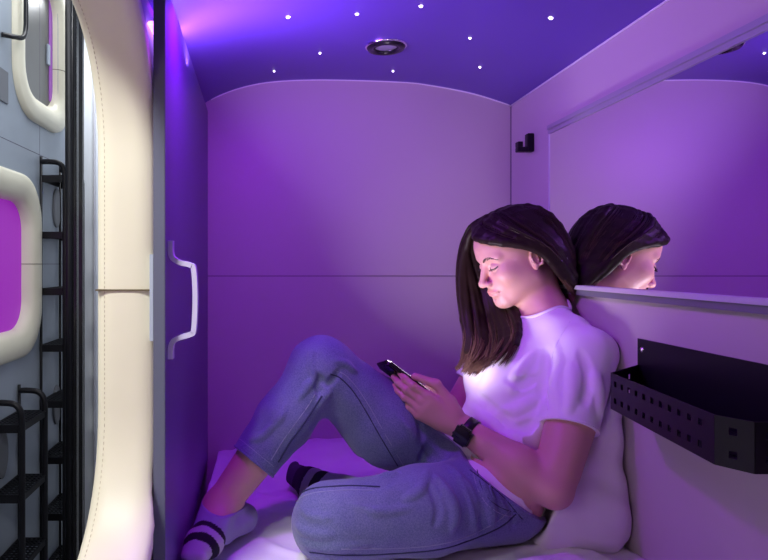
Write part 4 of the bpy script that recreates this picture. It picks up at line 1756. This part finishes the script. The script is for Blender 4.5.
def tubes(S, r0, sides=5):
    P, Q, Cc = [], [], []
    n0 = 0
    for s_ in S:
        L = len(s_)
        T = np.gradient(s_, axis=0)
        T /= np.linalg.norm(T, axis=1, keepdims=True) + 1e-9
        ref = s_ - (HO + HF * -.01)
        ref /= np.linalg.norm(ref, axis=1, keepdims=True)
        U = np.cross(T, ref)
        U /= np.linalg.norm(U, axis=1, keepdims=True) + 1e-9
        W = np.cross(T, U)
        t = np.linspace(0, 1, L)
        r = r0 * rs.uniform(.6, 1.25) * np.minimum(1, np.minimum((t + .05) * 9, (1.02 - t) * 5) ** .7)
        v = []
        for k in range(sides):
            a = 2 * math.pi * k / sides
            v.append(s_ + (U * math.cos(a) * 1.5 + W * math.sin(a) * .75) * r[:, None])
        v = np.stack(v, 1).reshape(-1, 3)
        P.append(v)
        i = np.arange(L - 1)[:, None] * sides
        k = np.arange(sides)[None]
        k2 = (k + 1) % sides
        Q.append(np.stack([i + k, i + k2, i + sides + k2, i + sides + k], -1).reshape(-1, 4) + n0)
        b = rs.uniform(.75, 1.4)
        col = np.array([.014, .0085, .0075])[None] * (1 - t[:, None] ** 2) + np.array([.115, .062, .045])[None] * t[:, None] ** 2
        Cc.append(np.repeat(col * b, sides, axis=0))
        n0 += len(v)
    return np.vstack(P), np.vstack(Q), np.vstack(Cc)


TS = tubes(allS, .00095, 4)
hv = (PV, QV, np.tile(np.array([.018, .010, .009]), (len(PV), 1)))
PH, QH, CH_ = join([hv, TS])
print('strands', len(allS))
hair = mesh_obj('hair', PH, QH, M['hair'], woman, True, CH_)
hair['label'] = 'long dark brown hair with lighter ends'
print('hair', len(PH))


# ---------------------------------------------------------------- bed: mattress, rumpled sheet, pillow


def rbox(c, h, r, k=0.0, axes=None):
    c, h = np.array(c, float), np.array(h, float)
    A = np.eye(3) if axes is None else np.array([nz(a) for a in axes])
    m = np.linalg.norm(h)

    def fn(X, Y, Z):
        x, y, z = X - c[0], Y - c[1], Z - c[2]
        q = []
        for i in range(3):
            q.append(np.abs(x * A[i][0] + y * A[i][1] + z * A[i][2]) - h[i] + r)
        out = np.sqrt(np.maximum(q[0], 0) ** 2 + np.maximum(q[1], 0) ** 2 + np.maximum(q[2], 0) ** 2)
        ins = np.minimum(np.maximum(np.maximum(q[0], q[1]), q[2]), 0)
        return out + ins - r
    return dict(fn=fn, bb=(c - m, c + m), k=k, sub=False)


PI_ = Field((.44, 1.18, -.60), (.7215, 1.84, -.17), .0035)
PI_.op(rbox((.652, 1.530, -.398), (.070, .268, .178), .036))
PI_.op(rbox((.615, 1.50, -.520), (.105, .262, .070), .045, .05))
X, Y, Z = PI_.pts((slice(0, PI_.n[0]), slice(0, PI_.n[1]), slice(0, PI_.n[2])))
PI_.a += (.0022 * np.sin(30 * Y + 22 * Z + 3 * np.sin(17 * X + 9 * Z)) * np.sin(24 * Z - 13 * X) + .002 * np.sin(70 * Z + 40 * X + 4 * np.sin(20 * Y))).astype(np.float32)
g = np.stack(np.meshgrid(*[PI_.lo[k] + PI_.h * np.arange(PI_.n[k]) for k in range(3)], indexing='ij'), -1).reshape(-1, 3)
for F in (SHS, JSOLID, BODY):
    d = np.full(len(g), .5)
    ins = F.inside(g)
    d[ins] = F.sample(g[ins])
    dd = -(d - .0015).reshape(PI_.a.shape)
    k = .02
    hh = np.clip(0.5 + 0.5 * (dd - PI_.a) / k, 0, 1)
    PI_.a = (PI_.a * (1 - hh) + dd * hh + k * hh * (1 - hh)).astype(np.float32)
# nothing below the sheet or through the wall
PI_.a = np.maximum(PI_.a, np.broadcast_to(X - .7195, PI_.a.shape)).astype(np.float32)
PI_.a = np.maximum(PI_.a, np.broadcast_to(-.583 - Z, PI_.a.shape)).astype(np.float32)
PP, QP = PI_.mesh()
pil = mesh_obj('pillow', PP, QP, M['pillow'], None, True)
tag(pil, 'plump white pillow upright against the right wall behind the woman', 'pillow')

bed = thing('bed', 'bed mattress filling the pod floor, under a rumpled white sheet', 'bed', (.245, .9, -.75))
box_obj('mattress', (-.178, -.30, -.75), (.720, 1.900, -.625), M['mattress'], bed, .02)
gx = np.linspace(-.176, .7225, 200)
gy = np.linspace(-.28, 1.9065, 420)
GX, GY = np.meshgrid(gx, gy, indexing='ij')


def vn(x, y, s):
    r = np.random.RandomState(s)
    o = 0
    for i in range(7):
        a, b, c = r.uniform(-1, 1), r.uniform(-1, 1), r.uniform(0, 6.3)
        o = o + np.sin((x * a + y * b) * (9 + 5 * i) + c) / (1 + .35 * i)
    return o / 3.2


GZ = ZM - .006 + .005 * vn(GX, GY, 1) + .0070 * (1 - np.abs(vn(GX * 1.6 + .2 * vn(GX, GY, 4), GY * 1.6, 2))) ** 3
# folded cover lying along the back wall
edge = 1.70 + .03 * vn(GX * 1.2, GY * .0, 5)
hgt = np.interp(GX, [-.2, -.13, -.09, .0, .12, .25, .38, .46, .53, .62, .73], [.0, .004, .034, .030, .042, .046, .05, .085, .095, .06, .02])
GZ = GZ + hgt * (1 / (1 + np.exp(-(GY - edge) / .018)))
# pulled folds around the seat and the near edge
for (x0, y0, x1, y1, w, a) in ((.05, 1.26, .20, 1.10, .014, .010), (-.03, 1.30, .12, 1.16, .012, .009), (.42, 1.18, .62, 1.22, .012, .016), (.50, 1.27, .72, 1.19, .010, .014), (.30, 1.15, .56, 1.13, .014, .016), (.46, 1.20, .70, 1.14, .012, .012),
                             (-.10, 1.47, .10, 1.40, .016, .006), (-.12, 1.58, .02, 1.55, .014, .006), (.55, 1.1, .72, 1.02, .014, .014)):
    dx, dy = x1 - x0, y1 - y0
    t = np.clip(((GX - x0) * dx + (GY - y0) * dy) / (dx * dx + dy * dy), 0, 1)
    d = np.hypot(GX - x0 - t * dx, GY - y0 - t * dy + .010 * np.sin(t * 7 + x0 * 30))
    GZ = GZ + a * np.exp(-(d / w) ** 2) * np.sin(np.pi * np.clip(t, .08, .92)) ** .5
G = np.stack([GX, GY, GZ], -1).reshape(-1, 3)
for _ in range(14):
    low = np.zeros(len(G), bool)
    for F in (JSOLID, BODY):
        ins = F.inside(G)
        v_ = np.full(len(G), 1.0)
        v_[ins] = F.sample(G[ins])
        low |= v_ < .002
    G[low, 2] -= .004
G[:, 2] = np.maximum(G[:, 2], -.620)
Z2 = G[:, 2].reshape(GX.shape)
for _ in range(2):
    Zp = np.pad(Z2, 1, mode='edge')
    Z2 = np.minimum(Z2 + .0, (Zp[:-2, 1:-1] + Zp[2:, 1:-1] + Zp[1:-1, :-2] + Zp[1:-1, 2:] + 4 * Z2) / 8) if _ else (Zp[:-2, 1:-1] + Zp[2:, 1:-1] + Zp[1:-1, :-2] + Zp[1:-1, 2:] + 4 * Z2) / 8
G[:, 2] = Z2.ravel()
nx_, ny_ = GX.shape
idx = np.arange(nx_ * ny_).reshape(nx_, ny_)
Q = np.stack([idx[:-1, :-1], idx[1:, :-1], idx[1:, 1:], idx[:-1, 1:]], -1).reshape(-1, 4)
# underside so the sheet has thickness
rim = np.concatenate([idx[:, 0], idx[-1, 1:], idx[-2::-1, -1], idx[0, -2:0:-1]])
low = G[rim].copy()
low[:, 2] = -.626
vv = np.vstack([G, low])
nb = len(G)
nr = len(rim)
Qr = np.array([[rim[i], nb + i, nb + (i + 1) % nr, rim[(i + 1) % nr]] for i in range(nr)])
sheet = mesh_obj('sheet', vv, np.vstack([Q, Qr]), M['sheet'], bed, True)
sheet['label'] = 'rumpled white sheet'
